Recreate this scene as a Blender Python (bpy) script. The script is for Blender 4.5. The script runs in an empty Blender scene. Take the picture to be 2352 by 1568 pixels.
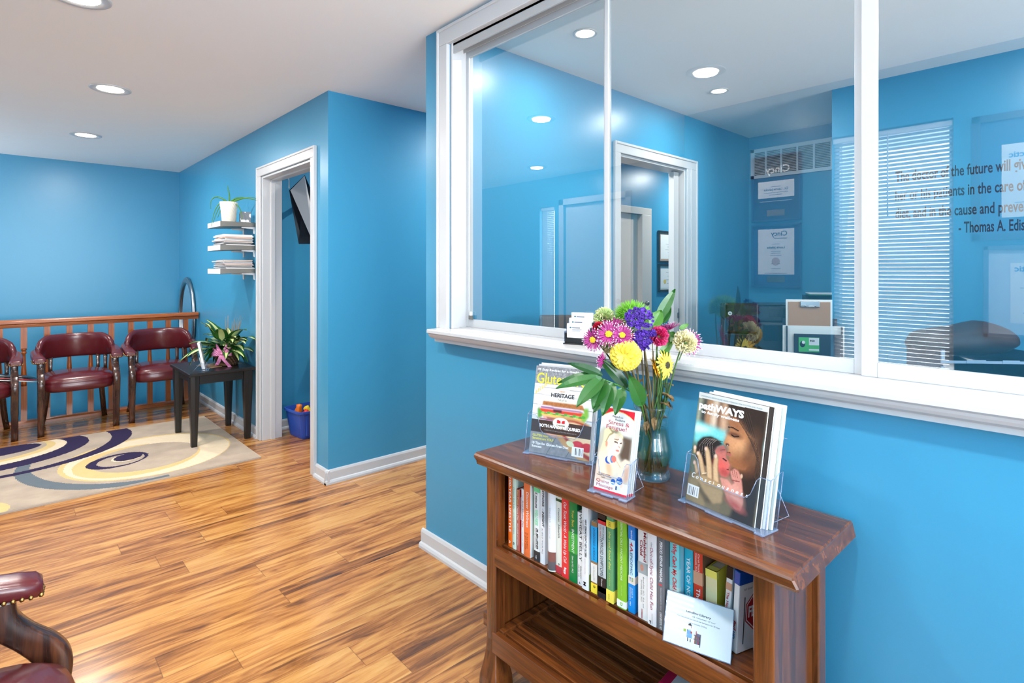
import bpy, math, random
import numpy as np
from mathutils import Vector, Matrix

# ------------------------------------------------------------------ camera, world, exposure, daylight
SCN = bpy.context.scene
COL = SCN.collection
CAM_H, YAW, FPX = 1.32, math.radians(42.57), 1280.0
cd = bpy.data.cameras.new('camera')
cam = bpy.data.objects.new('camera', cd)
COL.objects.link(cam)
cam.location = (0, 0, CAM_H)
cam.rotation_euler = (math.pi / 2, 0, -YAW)
cd.sensor_width = 36
cd.lens = 36 * FPX / 2352
cd.shift_y = -162 / 2352
cd.clip_start = .05
SCN.camera = cam
SCN.view_settings.view_transform = 'Standard'
SCN.view_settings.look = 'None'
SCN.view_settings.exposure = 0.5
SCN.view_settings.gamma = 1
SCN.view_settings.use_curve_mapping = False

wd = bpy.data.worlds.new('daylight')
SCN.world = wd
wd.use_nodes = True
bgn = wd.node_tree.nodes['Background']
bgn.inputs[0].default_value = (.86, .93, 1, 1)
bgn.inputs[1].default_value = 5.0


def area(name, loc, rot, sx, sy, power, colr=(1, 1, 1), shape='RECTANGLE', spread=math.pi):
    l = bpy.data.lights.new(name, 'AREA')
    l.shape, l.size, l.size_y, l.energy, l.color, l.spread = shape, sx, sy, power, colr, spread
    o = bpy.data.objects.new(name, l)
    COL.objects.link(o)
    o.location, o.rotation_euler = loc, rot
    return o


# daylight entering by the front window at the end of the room, the rear window and the entry sidelight
UP = math.radians(60)      # steep upward tilt added so window light reaches the ceiling
area('daylight_front_window', (.5, -2.72, 1.35), (-math.pi / 2 - UP, 0, math.pi), 1.9, 1.7, 1, (.95, .98, 1)).data.energy = 170
area('stair_fill_light', (-1.82, 6.8, 1.5), (0, -math.pi / 2 - .7, 0), 1.3, .66, 12, (.95, .98, 1))  # added fill through an invented opening, lifts far ceiling and left wall
area('daylight_rear_window', (-.72, .87, 1.4), (0, -math.pi / 2 - .25, 0), 1.35, .56, 15, (.95, .98, 1))
area('daylight_entry', (-1.82, 4.67, 1.3), (0, -math.pi / 2, 0), 1.5, .22, 12, (.95, .98, 1))
area('office_fill_light', (3.0, -2.72, 1.5), (-math.pi / 2 - UP, 0, math.pi), 1.2, 1.2, 1, (.95, .98, 1)).data.energy = 60  # made-up source out of view, fills the office
LAMP_W, LAMP_C = 18.0, (1, .96, .915)


# ------------------------------------------------------------------ small tools
def lin(c):
    c = np.asarray(c, float) / 255
    return np.where(c <= .04045, c / 12.92, ((c + .055) / 1.055) ** 2.4)


def hx(s):
    return tuple(int(s[i:i + 2], 16) for i in (0, 2, 4))


def at(u, v, d):
    """world point seen at picture point (u, v) at distance d along the view axis"""
    s, c = math.sin(YAW), math.cos(YAW)
    a, b = (u - 1176) / FPX, (622 - v) / FPX
    return Vector(((s + c * a) * d, (c - s * a) * d, CAM_H + b * d))


def rv(a, b):
    return random.uniform(a, b)


MATS = {}


def mat(name, rgb=(200, 200, 200), rough=.5, metal=0, coat=0, spec=.5, emit=0, alpha=1):
    if name in MATS:
        return MATS[name]
    m = bpy.data.materials.new(name)
    m.use_nodes = True
    b = m.node_tree.nodes['Principled BSDF']
    if isinstance(rgb, str):
        rgb = hx(rgb)
    c = tuple(lin(rgb)) + (1,)
    b.inputs['Base Color'].default_value = c
    b.inputs['Roughness'].default_value = rough
    b.inputs['Metallic'].default_value = metal
    b.inputs['Coat Weight'].default_value = coat
    b.inputs['Coat Roughness'].default_value = .08
    b.inputs['Specular IOR Level'].default_value = spec
    if emit:
        b.inputs['Emission Color'].default_value = c
        b.inputs['Emission Strength'].default_value = emit
    MATS[name] = m
    return m


class NT:
    """node tree shorthand"""

    def __init__(s, m):
        s.t = m.node_tree
        s.b = s.t.nodes['Principled BSDF']

    def n(s, typ, **kw):
        nd = s.t.nodes.new('ShaderNode' + typ)
        for k, v in kw.items():
            if k.startswith('i_'):
                nd.inputs[int(k[2:]) if k[2:].isdigit() else k[2:].replace('_', ' ')].default_value = v
            else:
                setattr(nd, k, v)
        return nd

    def l(s, a, b):
        s.t.links.new(a, b)

    def math(s, op, a, b=None):
        nd = s.n('Math', operation=op)
        for i, x in enumerate((a, b)):
            if x is None:
                continue
            if isinstance(x, (int, float)):
                nd.inputs[i].default_value = x
            else:
                s.l(x, nd.inputs[i])
        return nd.outputs[0]

    def ramp(s, fac, stops):
        nd = s.n('ValToRGB')
        e = nd.color_ramp.elements
        while len(e) < len(stops):
            e.new(.5)
        for q, (p, c) in zip(e, stops):
            q.position = p
            q.color = tuple(lin(hx(c))) + (1,)
        s.l(fac, nd.inputs[0])
        return nd.outputs[0]

    def bump(s, h, strength, dist=.002):
        nd = s.n('Bump')
        nd.inputs['Strength'].default_value = strength
        nd.inputs['Distance'].default_value = dist
        s.l(h, nd.inputs['Height'])
        s.l(nd.outputs[0], s.b.inputs['Normal'])


def wood_mat(name, stops, axis, rough=.3, scale=1.0, coat=.3):
    m = mat(name, rough=rough, coat=coat)
    t = NT(m)
    tc = t.n('TexCoord')
    mp = t.n('Mapping')
    sc = [44 * scale] * 3
    sc[axis] = 3.0 * scale
    mp.inputs['Scale'].default_value = sc
    t.l(tc.outputs['Object'], mp.inputs[0])
    nz = t.n('TexNoise', i_Scale=1.0, i_Detail=5.0, i_Roughness=.62, i_Distortion=.7)
    t.l(mp.outputs[0], nz.inputs['Vector'])
    t.l(t.ramp(nz.outputs[0], stops), t.b.inputs['Base Color'])
    t.bump(nz.outputs[0], .02)
    return m


DK = [(.22, '341a0c'), (.42, '562d14'), (.56, '6f3c1a'), (.80, '8c5226')]
WOOD_X = wood_mat('walnut_x', DK, 0)
WOOD_Y = wood_mat('walnut_y', DK, 1, rough=.25, coat=.4)
WOOD_Z = wood_mat('walnut_z', [(a, b) for a, b in DK], 2, rough=.25, coat=.6)
OAKR = [(.3, '7a3812'), (.5, 'a0521c'), (.7, 'bb6828')]
OAK_X = wood_mat('red_oak_x', OAKR, 0)
OAK_Z = wood_mat('red_oak_z', OAKR, 2)
CHWOOD = wood_mat('chair_wood', [(.3, '20120c'), (.5, '3c2118'), (.7, '613823')], 2, rough=.25)
BLACKW = wood_mat('black_wood', [(.3, '0d0b0a'), (.6, '151311'), (.8, '201b18')], 2, rough=.35, coat=.1)


def paint_mat(name, rgb, rough, spec=.5, bump=.05):
    m = mat(name, rgb, rough, spec=spec)
    t = NT(m)
    nz = t.n('TexNoise', i_Scale=260.0, i_Detail=2.0)
    tc = t.n('TexCoord')
    t.l(tc.outputs['Object'], nz.inputs['Vector'])
    t.bump(nz.outputs[0], bump, .001)
    return m


BLUE = paint_mat('blue_wall_paint', (64, 149, 187), .34, .5, .10)
CEIL = paint_mat('ceiling_paint', (245, 243, 241), .9, .2, .03)
TRIM = mat('white_trim_paint', (203, 203, 204), .28)
ALU = mat('white_aluminium', (192, 193, 195), .32)
LEATHER = mat('burgundy_leather', (90, 27, 32), .26, coat=.25)
_t = NT(LEATHER)
_n = _t.n('TexNoise', i_Scale=90.0, i_Detail=3.0)
_t.bump(_n.outputs[0], .12, .002)
BRASS = mat('antique_brass', (176, 140, 84), .3, 1)
STEEL = mat('brushed_steel', (138, 132, 124), .42, 1)
SILVER = mat('silver_metal', (170, 170, 172), .3, 1)
WHITEP = mat('white_plastic', (236, 236, 236), .4)
BLACKP = mat('black_plastic', (22, 22, 24), .32)
GREYP = mat('grey_plastic', (86, 88, 92), .4)
PAPER = mat('white_paper', (236, 235, 230), .6)
PAGES = mat('book_pages', (222, 212, 190), .8)


def clear_mat(name, tint, ior, refl=1.0, rough=0.0, body=0.0, body_rgb=(200, 220, 240)):
    """thin clear sheet: light passes straight through, the surface mirrors by Fresnel"""
    m = bpy.data.materials.new(name)
    m.use_nodes = True
    t = m.node_tree
    t.nodes.clear()
    out = t.nodes.new('ShaderNodeOutputMaterial')
    tr = t.nodes.new('ShaderNodeBsdfTransparent')
    tr.inputs[0].default_value = tuple(lin(tint)) + (1,)
    gl = t.nodes.new('ShaderNodeBsdfGlossy')
    gl.inputs['Roughness'].default_value = rough
    # Schlick reflectance, the same from either side of the sheet
    ge = t.nodes.new('ShaderNodeNewGeometry')
    dp = t.nodes.new('ShaderNodeVectorMath'); dp.operation = 'DOT_PRODUCT'
    t.links.new(ge.outputs['Incoming'], dp.inputs[0]); t.links.new(ge.outputs['Normal'], dp.inputs[1])
    k, f0 = dp.outputs['Value'], ((ior - 1) / (ior + 1)) ** 2
    for op, val in (('ABSOLUTE', None), ('SUBTRACT', -1), ('POWER', 5), ('MULTIPLY', 1 - f0), ('ADD', f0)):
        nd = t.nodes.new('ShaderNodeMath'); nd.operation = op
        if val == -1:
            nd.inputs[0].default_value = 1; t.links.new(k, nd.inputs[1]); nd.use_clamp = True
        else:
            t.links.new(k, nd.inputs[0])
            if val is not None: nd.inputs[1].default_value = val
        k = nd.outputs[0]
    mu = t.nodes.new('ShaderNodeMath')
    mu.operation = 'MULTIPLY'
    mu.inputs[1].default_value = refl
    mu.use_clamp = True
    mx = t.nodes.new('ShaderNodeMixShader')
    t.links.new(k, mu.inputs[0])
    t.links.new(mu.outputs[0], mx.inputs[0])
    src = tr.outputs[0]
    if body:
        df = t.nodes.new('ShaderNodeBsdfDiffuse')
        df.inputs[0].default_value = tuple(lin(body_rgb)) + (1,)
        m0 = t.nodes.new('ShaderNodeMixShader')
        m0.inputs[0].default_value = body
        t.links.new(tr.outputs[0], m0.inputs[1])
        t.links.new(df.outputs[0], m0.inputs[2])
        src = m0.outputs[0]
    t.links.new(src, mx.inputs[1])
    t.links.new(gl.outputs[0], mx.inputs[2])
    t.links.new(mx.outputs[0], out.inputs[0])
    MATS[name] = m
    return m


GLASS = clear_mat('window_glass', (240, 247, 247), 1.55, 4.0)
ACRYL = clear_mat('clear_acrylic', (246, 249, 252), 1.49, 1.5, .02, .02)
ACEDGE = clear_mat('acrylic_edge', (214, 226, 244), 1.5, 2.0, .05, .30, (190, 206, 232))
VASEG = clear_mat('vase_glass', (250, 252, 250), 1.6, 1.5, .01)
WATER = clear_mat('vase_water', (226, 228, 206), 1.33, 1.0)

PRINT = mat('printed_paper', rough=.45, spec=.2)
_t = NT(PRINT)
_a = _t.n('Attribute', attribute_name='Col')
_t.l(_a.outputs['Color'], _t.b.inputs['Base Color'])
RUGM = mat('rug_pile', rough=.95, spec=.1)
_t = NT(RUGM)
_a = _t.n('Attribute', attribute_name='Col')
_t.l(_a.outputs['Color'], _t.b.inputs['Base Color'])
_n = _t.n('TexNoise', i_Scale=420.0, i_Detail=2.0)
_t.bump(_n.outputs[0], .5, .004)


# ------------------------------------------------------------------ mesh builder
def frame(o, x, y, z):
    """matrix with columns x, y, z and origin o"""
    m = Matrix.Identity(4)
    for i, c in enumerate((x, y, z, o)):
        for r in range(3):
            m[r][i] = c[r]
    return m


class MB:
    def __init__(s):
        s.v, s.f, s.m, s.s = [], [], [], []

    def add(s, vs, fs, mi=0, smooth=False, mx=None):
        k = len(s.v)
        if mx is not None:
            vs = [mx @ Vector(p) for p in vs]
        s.v += [tuple(p) for p in vs]
        for f in fs:
            s.f.append(tuple(i + k for i in f))
            s.m.append(mi)
            s.s.append(smooth)
        return s

    def box(s, x0, y0, z0, x1, y1, z1, mi=0, mx=None):
        if x1 < x0: x0, x1 = x1, x0
        if y1 < y0: y0, y1 = y1, y0
        if z1 < z0: z0, z1 = z1, z0
        v = [(x0, y0, z0), (x1, y0, z0), (x1, y1, z0), (x0, y1, z0), (x0, y0, z1), (x1, y0, z1), (x1, y1, z1), (x0, y1, z1)]
        return s.add(v, [(3, 2, 1, 0), (4, 5, 6, 7), (0, 1, 5, 4), (1, 2, 6, 5), (2, 3, 7, 6), (3, 0, 4, 7)], mi, False, mx)

    def loft(s, secs, mi=0, smooth=True, cap=True, mx=None, ring=True):
        n = len(secs[0])
        v = [p for q in secs for p in q]
        f = []
        for i in range(len(secs) - 1):
            for j in range(n if ring else n - 1):
                a, b = i * n + j, i * n + (j + 1) % n
                f.append((a, b, b + n, a + n))
        s.add(v, f, mi, smooth, mx)
        if cap and ring:
            k = len(s.v) - len(v)
            for q in (tuple(range(n - 1, -1, -1)), tuple(range((len(secs) - 1) * n, len(secs) * n))):
                s.f.append(tuple(i + k for i in q)); s.m.append(mi); s.s.append(False)
        return s

    def tube(s, pts, r, n=8, mi=0, mx=None, flat=1.0):
        pts = [Vector(p) for p in pts]
        rs = r if isinstance(r, (list, tuple)) else [r] * len(pts)
        secs, up = [], None
        for i, p in enumerate(pts):
            d = (pts[min(i + 1, len(pts) - 1)] - pts[max(i - 1, 0)])
            d = d.normalized() if d.length > 1e-9 else Vector((0, 0, 1))
            if up is None:
                up = d.cross(Vector((.31, .17, .93)))
                if up.length < .05: up = d.cross(Vector((1, 0, 0)))
            up = (up - d * up.dot(d)).normalized()
            w = d.cross(up)
            secs.append([p + (up * math.cos(2 * math.pi * j / n) + w * math.sin(2 * math.pi * j / n) * flat) * rs[i] for j in range(n)])
        return s.loft(secs, mi, True, True, mx)

    def lathe(s, prof, n=24, mi=0, mx=None, cap=True, flute=0, fn=10):
        secs = []
        for r, z in prof:
            secs.append([((r * (1 + flute * math.cos(fn * 2 * math.pi * j / n))) * math.cos(2 * math.pi * j / n),
                          (r * (1 + flute * math.cos(fn * 2 * math.pi * j / n))) * math.sin(2 * math.pi * j / n), z) for j in range(n)])
        return s.loft(secs, mi, True, cap, mx)

    def ext(s, poly, axis, c0, c1, mi=0, mx=None):
        """extrude a 2-D outline along axis 'x','y' or 'z'"""
        def P(a, b, c):
            return {'x': (c, a, b), 'y': (a, c, b), 'z': (a, b, c)}[axis]
        n = len(poly)
        v = [P(a, b, c0) for a, b in poly] + [P(a, b, c1) for a, b in poly]
        f = [tuple(range(n)), tuple(range(2 * n - 1, n - 1, -1))] + [(i, i + n, (i + 1) % n + n, (i + 1) % n) for i in range(n)]
        return s.add(v, f, mi, False, mx)

    def ball(s, c, r, n=10, mi=0, mx=None):
        r = r if isinstance(r, (tuple, list)) else (r, r, r)
        secs = []
        for i in range(n // 2 + 1):
            t = math.pi * (i / (n // 2) - .5) * .999
            secs.append([(c[0] + r[0] * math.cos(t) * math.cos(2 * math.pi * j / n), c[1] + r[1] * math.cos(t) * math.sin(2 * math.pi * j / n), c[2] + r[2] * math.sin(t)) for j in range(n)])
        return s.loft(secs, mi, True, True, mx)

    def text(s, body, mx, w=None, h=None, x0=0, y0=0, mi=0, bold=0.0, shear=0.0, align='L', space=1.0):
        """flat lettering: lower left at (x0, y0) of frame mx, fitted to width w and / or cap height h"""
        vs, fs = glyphs(body, bold, shear, space)
        if not vs:
            return s
        xs = [p[0] for p in vs]; ys = [p[1] for p in vs]
        bw, bh = max(xs) - min(xs), .73
        if w and h: sx, sy = w / bw, h / bh
        elif w: sx = sy = w / bw
        else: sx = sy = h / bh
        ox = min(xs)
        dx = {'L': 0, 'C': -bw * sx / 2, 'R': -bw * sx}[align]
        return s.add([(x0 + dx + (p[0] - ox) * sx, y0 + p[1] * sy, 0) for p in vs], fs, mi, False, mx)

    def build(s, name, mats, parent=None, bevel=0, seg=2, loc=None, rz=0, sub=0):
        me = bpy.data.meshes.new(name)
        me.from_pydata(s.v, [], s.f)
        if not isinstance(mats, (list, tuple)): mats = [mats]
        for m in mats: me.materials.append(m)
        me.polygons.foreach_set('material_index', s.m)
        me.polygons.foreach_set('use_smooth', s.s)
        me.update()
        o = bpy.data.objects.new(name, me)
        COL.objects.link(o)
        if parent is not None: o.parent = parent
        if loc is not None: o.location = loc
        o.rotation_euler.z = rz
        if bevel:
            b = o.modifiers.new('edge', 'BEVEL'); b.width = bevel; b.segments = seg; b.limit_method = 'ANGLE'; b.angle_limit = .6
        if sub:
            b = o.modifiers.new('smooth', 'SUBSURF'); b.levels = sub; b.render_levels = sub
        return o


_gl = {}


def glyphs(body, bold, shear, space):
    k = (body, bold, shear, space)
    if k not in _gl:
        c = bpy.data.curves.new('lettering_source', 'FONT')
        c.body, c.offset, c.shear, c.resolution_u, c.space_character = body, bold, shear, 3, space
        o = bpy.data.objects.new('lettering_source', c)
        me = o.to_mesh()
        _gl[k] = ([tuple(v.co) for v in me.vertices], [tuple(p.vertices) for p in me.polygons])
        o.to_mesh_clear()
        bpy.data.objects.remove(o)
        bpy.data.curves.remove(c)
    return _gl[k]


def tag(o, label=None, cat=None, group=None, kind=None):
    if label: o['label'] = label
    if cat: o['category'] = cat
    if group: o['group'] = group
    if kind: o['kind'] = kind
    return o


def T(name, label, cat, loc=(0, 0, 0), rz=0, group=None):
    o = bpy.data.objects.new(name, None)
    o.empty_display_size = .05
    COL.objects.link(o)
    o.location, o.rotation_euler = loc, (0, 0, rz)
    return tag(o, label, cat, group)


def dup(root, loc, rz, label, group=None):
    r = root.copy(); COL.objects.link(r)
    r.location, r.rotation_euler = loc, (0, 0, rz)
    r['label'] = label
    if group: r['group'] = group
    for ch in list(root.children):
        c = ch.copy(); COL.objects.link(c); c.parent = r
        for g in list(ch.children):
            d = g.copy(); COL.objects.link(d); d.parent = c
    return r


def S(name, mb, mats, parent=None, bevel=0):
    o = mb.build(name, mats, parent, bevel)
    if parent is None: o['kind'] = 'structure'
    return o


class Img:
    """a printed picture worked out on a grid of colour samples (x right, y down, both 0..1)"""

    def __init__(s, w, h, base, seed=1):
        s.w, s.h = w, h
        x, y = (np.arange(w) + .5) / w, (np.arange(h) + .5) / h
        s.X, s.Y = np.meshgrid(x, y)
        s.a = np.ones((h, w, 3)) * lin(base)
        s.r = np.random.RandomState(seed)

    def put(s, mask, c, al=1.0):
        k = np.clip(mask * al, 0, 1)[..., None]
        s.a = s.a * (1 - k) + lin(c) * k

    def blur(s, m, px):
        for _ in range(2):
            for ax in (0, 1):
                p = max(1, int(px)); acc = 0
                for d in range(-p, p + 1):
                    acc = acc + np.roll(m, d, ax)
                m = acc / (2 * p + 1)
        return m

    def poly(s, pts, c, soft=0, al=1.0):
        ins = np.zeros(s.X.shape, bool)
        n = len(pts)
        for i in range(n):
            x0, y0 = pts[i]; x1, y1 = pts[(i + 1) % n]
            if y0 == y1: continue
            cr = ((s.Y >= min(y0, y1)) & (s.Y < max(y0, y1)) & (s.X < (s.Y - y0) * (x1 - x0) / (y1 - y0) + x0))
            ins ^= cr
        m = ins.astype(float)
        s.put(s.blur(m, soft) if soft else m, c, al)

    def rect(s, x0, y0, x1, y1, c, al=1.0):
        s.put(((s.X >= x0) & (s.X < x1) & (s.Y >= y0) & (s.Y < y1)).astype(float), c, al)

    def ell(s, cx, cy, rx, ry, c, rot=0, soft=.0, al=1.0, asp=1.0):
        a = math.radians(rot)
        dx, dy = (s.X - cx) * asp, s.Y - cy
        u, v = (dx * math.cos(a) + dy * math.sin(a)) / rx, (-dx * math.sin(a) + dy * math.cos(a)) / ry
        d = np.sqrt(u * u + v * v)
        s.put(np.clip((1 + soft - d) / max(2 * soft, 1e-6), 0, 1) if soft else (d < 1).astype(float), c, al)

    def line(s, pts, wd, c, al=1.0):
        best = np.full(s.X.shape, 9.)
        for (x0, y0), (x1, y1) in zip(pts[:-1], pts[1:]):
            dx, dy = x1 - x0, y1 - y0
            t = np.clip(((s.X - x0) * dx + (s.Y - y0) * dy) / (dx * dx + dy * dy + 1e-9), 0, 1)
            best = np.minimum(best, np.hypot(s.X - x0 - t * dx, s.Y - y0 - t * dy))
        s.put((best < wd).astype(float), c, al)

    def noise(s, amt, px=2, x0=0, y0=0, x1=1, y1=1):
        n = s.blur(s.r.rand(*s.X.shape) - .5, px)
        n = n / (np.abs(n).max() + 1e-9)
        k = ((s.X >= x0) & (s.X < x1) & (s.Y >= y0) & (s.Y < y1))
        s.a = np.clip(s.a * (1 + amt * (n * k)[..., None]), 0, 1)

    def build(s, name, mx, w, h, parent=None, m=None):
        """flat sheet from the lower left corner of frame mx, w wide and h tall, coloured by the picture"""
        W, Hh = s.w, s.h
        gx, gy = np.meshgrid(np.arange(W + 1) / W * w, (1 - np.arange(Hh + 1) / Hh) * h)
        M = np.array(mx)
        P = np.stack([gx.ravel(), gy.ravel(), np.zeros(gx.size), np.ones(gx.size)], 1) @ M.T
        i = np.arange(W * Hh); r, c = i // W, i % W
        a = r * (W + 1) + c
        F = np.stack([a + W + 1, a + W + 2, a + 1, a], 1)
        me = bpy.data.meshes.new(name)
        me.from_pydata(P[:, :3].tolist(), [], F.tolist())
        at_ = me.color_attributes.new('Col', 'FLOAT_COLOR', 'CORNER')
        cc = np.ones((W * Hh, 4, 4), np.float32)
        cc[:, :, :3] = s.a.reshape(-1, 1, 3)
        at_.data.foreach_set('color', cc.ravel())
        me.materials.append(m or PRINT)
        me.update()
        o = bpy.data.objects.new(name, me)
        COL.objects.link(o)
        if parent is not None: o.parent = parent
        return o


ZUP = Vector((0, 0, 1))
# ------------------------------------------------------------------ the setting
def floor_mat():
    m = mat('laminate_floor', rough=.2, coat=.15)
    t = NT(m)
    g = t.n('NewGeometry')
    sp = t.n('SeparateXYZ'); t.l(g.outputs['Position'], sp.inputs[0])
    X, Y = sp.outputs[0], sp.outputs[1]
    row = t.math('FLOOR', t.math('DIVIDE', Y, .131))
    wn = t.n('TexWhiteNoise', noise_dimensions='1D'); t.l(row, wn.inputs['W'])
    xo = t.math('ADD', X, t.math('MULTIPLY', wn.outputs['Value'], 1.9))
    col = t.math('FLOOR', t.math('DIVIDE', xo, 1.21))
    cid = t.math('ADD', t.math('MULTIPLY', row, 7.31), t.math('MULTIPLY', col, 3.17))
    w2 = t.n('TexWhiteNoise', noise_dimensions='1D'); t.l(cid, w2.inputs['W'])
    # narrow strips printed inside each plank
    strip = t.math('FLOOR', t.math('DIVIDE', Y, .0655))
    w3 = t.n('TexWhiteNoise', noise_dimensions='1D'); t.l(t.math('ADD', t.math('MULTIPLY', strip, 1.7), t.math('MULTIPLY', col, 5.3)), w3.inputs['W'])
    cv = t.n('CombineXYZ')
    t.l(t.math('ADD', t.math('MULTIPLY', X, 3.0), t.math('MULTIPLY', w2.outputs['Value'], 31)), cv.inputs[0])
    t.l(t.math('MULTIPLY', Y, 25), cv.inputs[1])
    t.l(t.math('MULTIPLY', w3.outputs['Value'], 40), cv.inputs[2])
    nz = t.n('TexNoise', i_Scale=1.0, i_Detail=5.0, i_Roughness=.6, i_Distortion=.9); t.l(cv.outputs[0], nz.inputs['Vector'])
    cv2 = t.n('CombineXYZ')
    t.l(t.math('MULTIPLY', X, 4), cv2.inputs[0]); t.l(t.math('MULTIPLY', Y, 150), cv2.inputs[1]); t.l(w2.outputs['Value'], cv2.inputs[2])
    n2 = t.n('TexNoise', i_Scale=1.0, i_Detail=3.0); t.l(cv2.outputs[0], n2.inputs['Vector'])
    f = t.math('ADD', nz.outputs[0], t.math('MULTIPLY', t.math('SUBTRACT', n2.outputs[0], .5), .16))
    f = t.math('ADD', f, t.math('MULTIPLY', t.math('SUBTRACT', w3.outputs['Value'], .5), .17))
    f = t.math('ADD', f, t.math('MULTIPLY', t.math('SUBTRACT', w2.outputs['Value'], .5), .10))
    c = t.ramp(f, [(.22, '50301a'), (.34, '794a25'), (.43, '9a612f'), (.51, 'b3763c'), (.61, 'c68c4a'), (.78, 'd29e5b')])
    # seams
    fy = t.math('ABSOLUTE', t.math('SUBTRACT', t.math('FRACT', t.math('DIVIDE', Y, .131)), .5))
    fx = t.math('ABSOLUTE', t.math('SUBTRACT', t.math('FRACT', t.math('DIVIDE', xo, 1.21)), .5))
    seam = t.math('MAXIMUM', t.math('GREATER_THAN', fy, .492), t.math('GREATER_THAN', fx, .4988))
    mx = t.n('Mix', data_type='RGBA')
    t.l(t.math('MULTIPLY', seam, .45), mx.inputs[0]); t.l(c, mx.inputs[6]); mx.inputs[7].default_value = tuple(lin(hx('4a2a18'))) + (1,)
    t.l(mx.outputs[2], t.b.inputs['Base Color'])
    t.bump(nz.outputs[0], .03)
    return m


FLOORM = floor_mat()
H0 = 2.44
S('floor', MB().box(-1.9, -2.75, -.14, 9.2, 6.43, 0), FLOORM)
S('floor_stairwell', MB().box(-1.9, 6.43, -1.7, 1.6, 7.3, -1.6), FLOORM)
S('wall_stair_edge', MB().box(-1.9, 6.33, -1.7, 1.66, 6.43, -.14).box(-1.9, 7.22, -1.7, 1.66, 7.3, -1.6), BLUE)
S('ceiling', MB().box(-1.9, -2.75, H0, 9.2, 7.4, H0 + .12), CEIL)

S('wall_stairwell', MB().box(-1.9, 7.22, -1.6, 1.66, 7.36, H0), BLUE)
e = MB()
e.box(1.5, 3.32, 0, 1.65, 3.557, H0).box(1.5, 4.515, 0, 1.65, 6.43, H0).box(1.5, 3.557, 2.055, 1.65, 4.515, H0).box(1.5, 6.43, -1.6, 1.65, 7.22, H0)
S('wall_entry', e, BLUE)
S('wall_corridor', MB().box(1.65, 3.32, 0, 4.25, 3.45, H0).box(5.0, 3.32, 0, 9.2, 3.45, H0).box(4.25, 3.32, 1.9, 5.0, 3.45, H0), BLUE)
S('wall_corridor_end', MB().box(9.0, 2.24, 0, 9.12, 3.32, H0), BLUE)
w = MB()
w.box(1.5, -2.62, 0, 1.62, 2.24, 1.0).box(1.5, 2.045, 1.0, 1.62, 2.24, H0).box(1.5, -2.62, 1.0, 1.62, -1.0, H0).box(1.5, -1.0, 2.36, 1.62, 2.045, H0)
S('wall_reception', w, BLUE)
w = MB()
w.box(1.62, 2.11, 0, 2.846, 2.24, H0).box(3.637, 2.11, 0, 9.2, 2.24, H0).box(2.846, 2.11, 2.055, 3.637, 2.24, H0)
S('wall_office_door', w, BLUE)
S('wall_office_back', MB().box(4.65, 1.2, 0, 4.77, 2.11, H0), BLUE)
S('wall_office_side', MB().box(3.79, -2.62, 0, 4.77, 1.2, H0), BLUE)
w = MB()
w.box(-1.9, -2.74, 0, -.45, -2.62, H0).box(1.45, -2.74, 0, 2.4, -2.62, H0).box(3.6, -2.74, 0, 4.77, -2.62, H0).box(-.45, -2.74, 0, 1.45, -2.62, .5).box(-.45, -2.74, 2.2, 1.45, -2.62, H0).box(2.4, -2.74, 0, 3.6, -2.62, .9).box(2.4, -2.74, 2.1, 3.6, -2.62, H0)
S('wall_front', w, BLUE)
w = MB()
w.box(-.62, -2.62, 0, -.5, .575, H0).box(-.62, 1.16, 0, -.5, 2.0, H0).box(-.62, .575, 0, -.5, 1.16, .7).box(-.62, .575, 2.11, -.5, 1.16, H0)
S('wall_rear', w, BLUE)
S('wall_rear_return', MB().box(-1.82, 2.0, 0, -.5, 2.12, H0), BLUE)
w = MB()
w.box(-1.82, 2.12, 0, -1.7, 3.5, H0).box(-1.82, 4.4, 0, -1.7, 4.55, H0).box(-1.82, 4.8, -1.6, -1.7, 6.45, H0).box(-1.82, 7.15, -1.6, -1.7, 7.3, H0).box(-1.82, 6.45, -1.6, -1.7, 7.15, .85).box(-1.82, 6.45, 2.2, -1.7, 7.15, H0).box(-1.82, 3.5, 2.09, -1.7, 4.4, H0).box(-1.82, 4.55, 2.09, -1.7, 4.8, H0).box(-1.82, 4.55, 0, -1.7, 4.8, .5)
S('wall_entrance', w, BLUE)
S('wall_playroom', MB().box(1.65, 4.71, 0, 4.2, 4.83, H0), BLUE)
S('wall_playroom_back', MB().box(4.1, 3.45, 0, 4.22, 4.71, H0), BLUE)

# baseboards with shoe moulding; the outline is (distance from wall, height)
BB = [(0, 0), (.026, 0), (.026, .012), (.021, .022), (.013, .026), (.013, .072), (.008, .084), (0, .086)]


def base_x(name, segs):      # boards on walls that face -x at x = X, running along y
    m = MB()
    for X, y0, y1 in segs:
        m.ext([(X - a, b) for a, b in BB], 'y', y0, y1)
    S(name, m, TRIM)


def base_y(name, segs):      # boards on walls that face -y at y = Y
    m = MB()
    for Y, x0, x1 in segs:
        m.ext([(Y - a, b) for a, b in BB], 'x', x0, x1)
    S(name, m, TRIM)


base_x('baseboard_reception', [(1.5, -2.6, 2.265)])
base_x('baseboard_entry', [(1.5, 3.295, 3.49), (1.5, 4.585, 6.33)])
base_y('baseboard_corridor', [(3.32, 1.474, 4.2)])
base_y('baseboard_playroom', [(4.71, 1.65, 4.1)])


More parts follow.
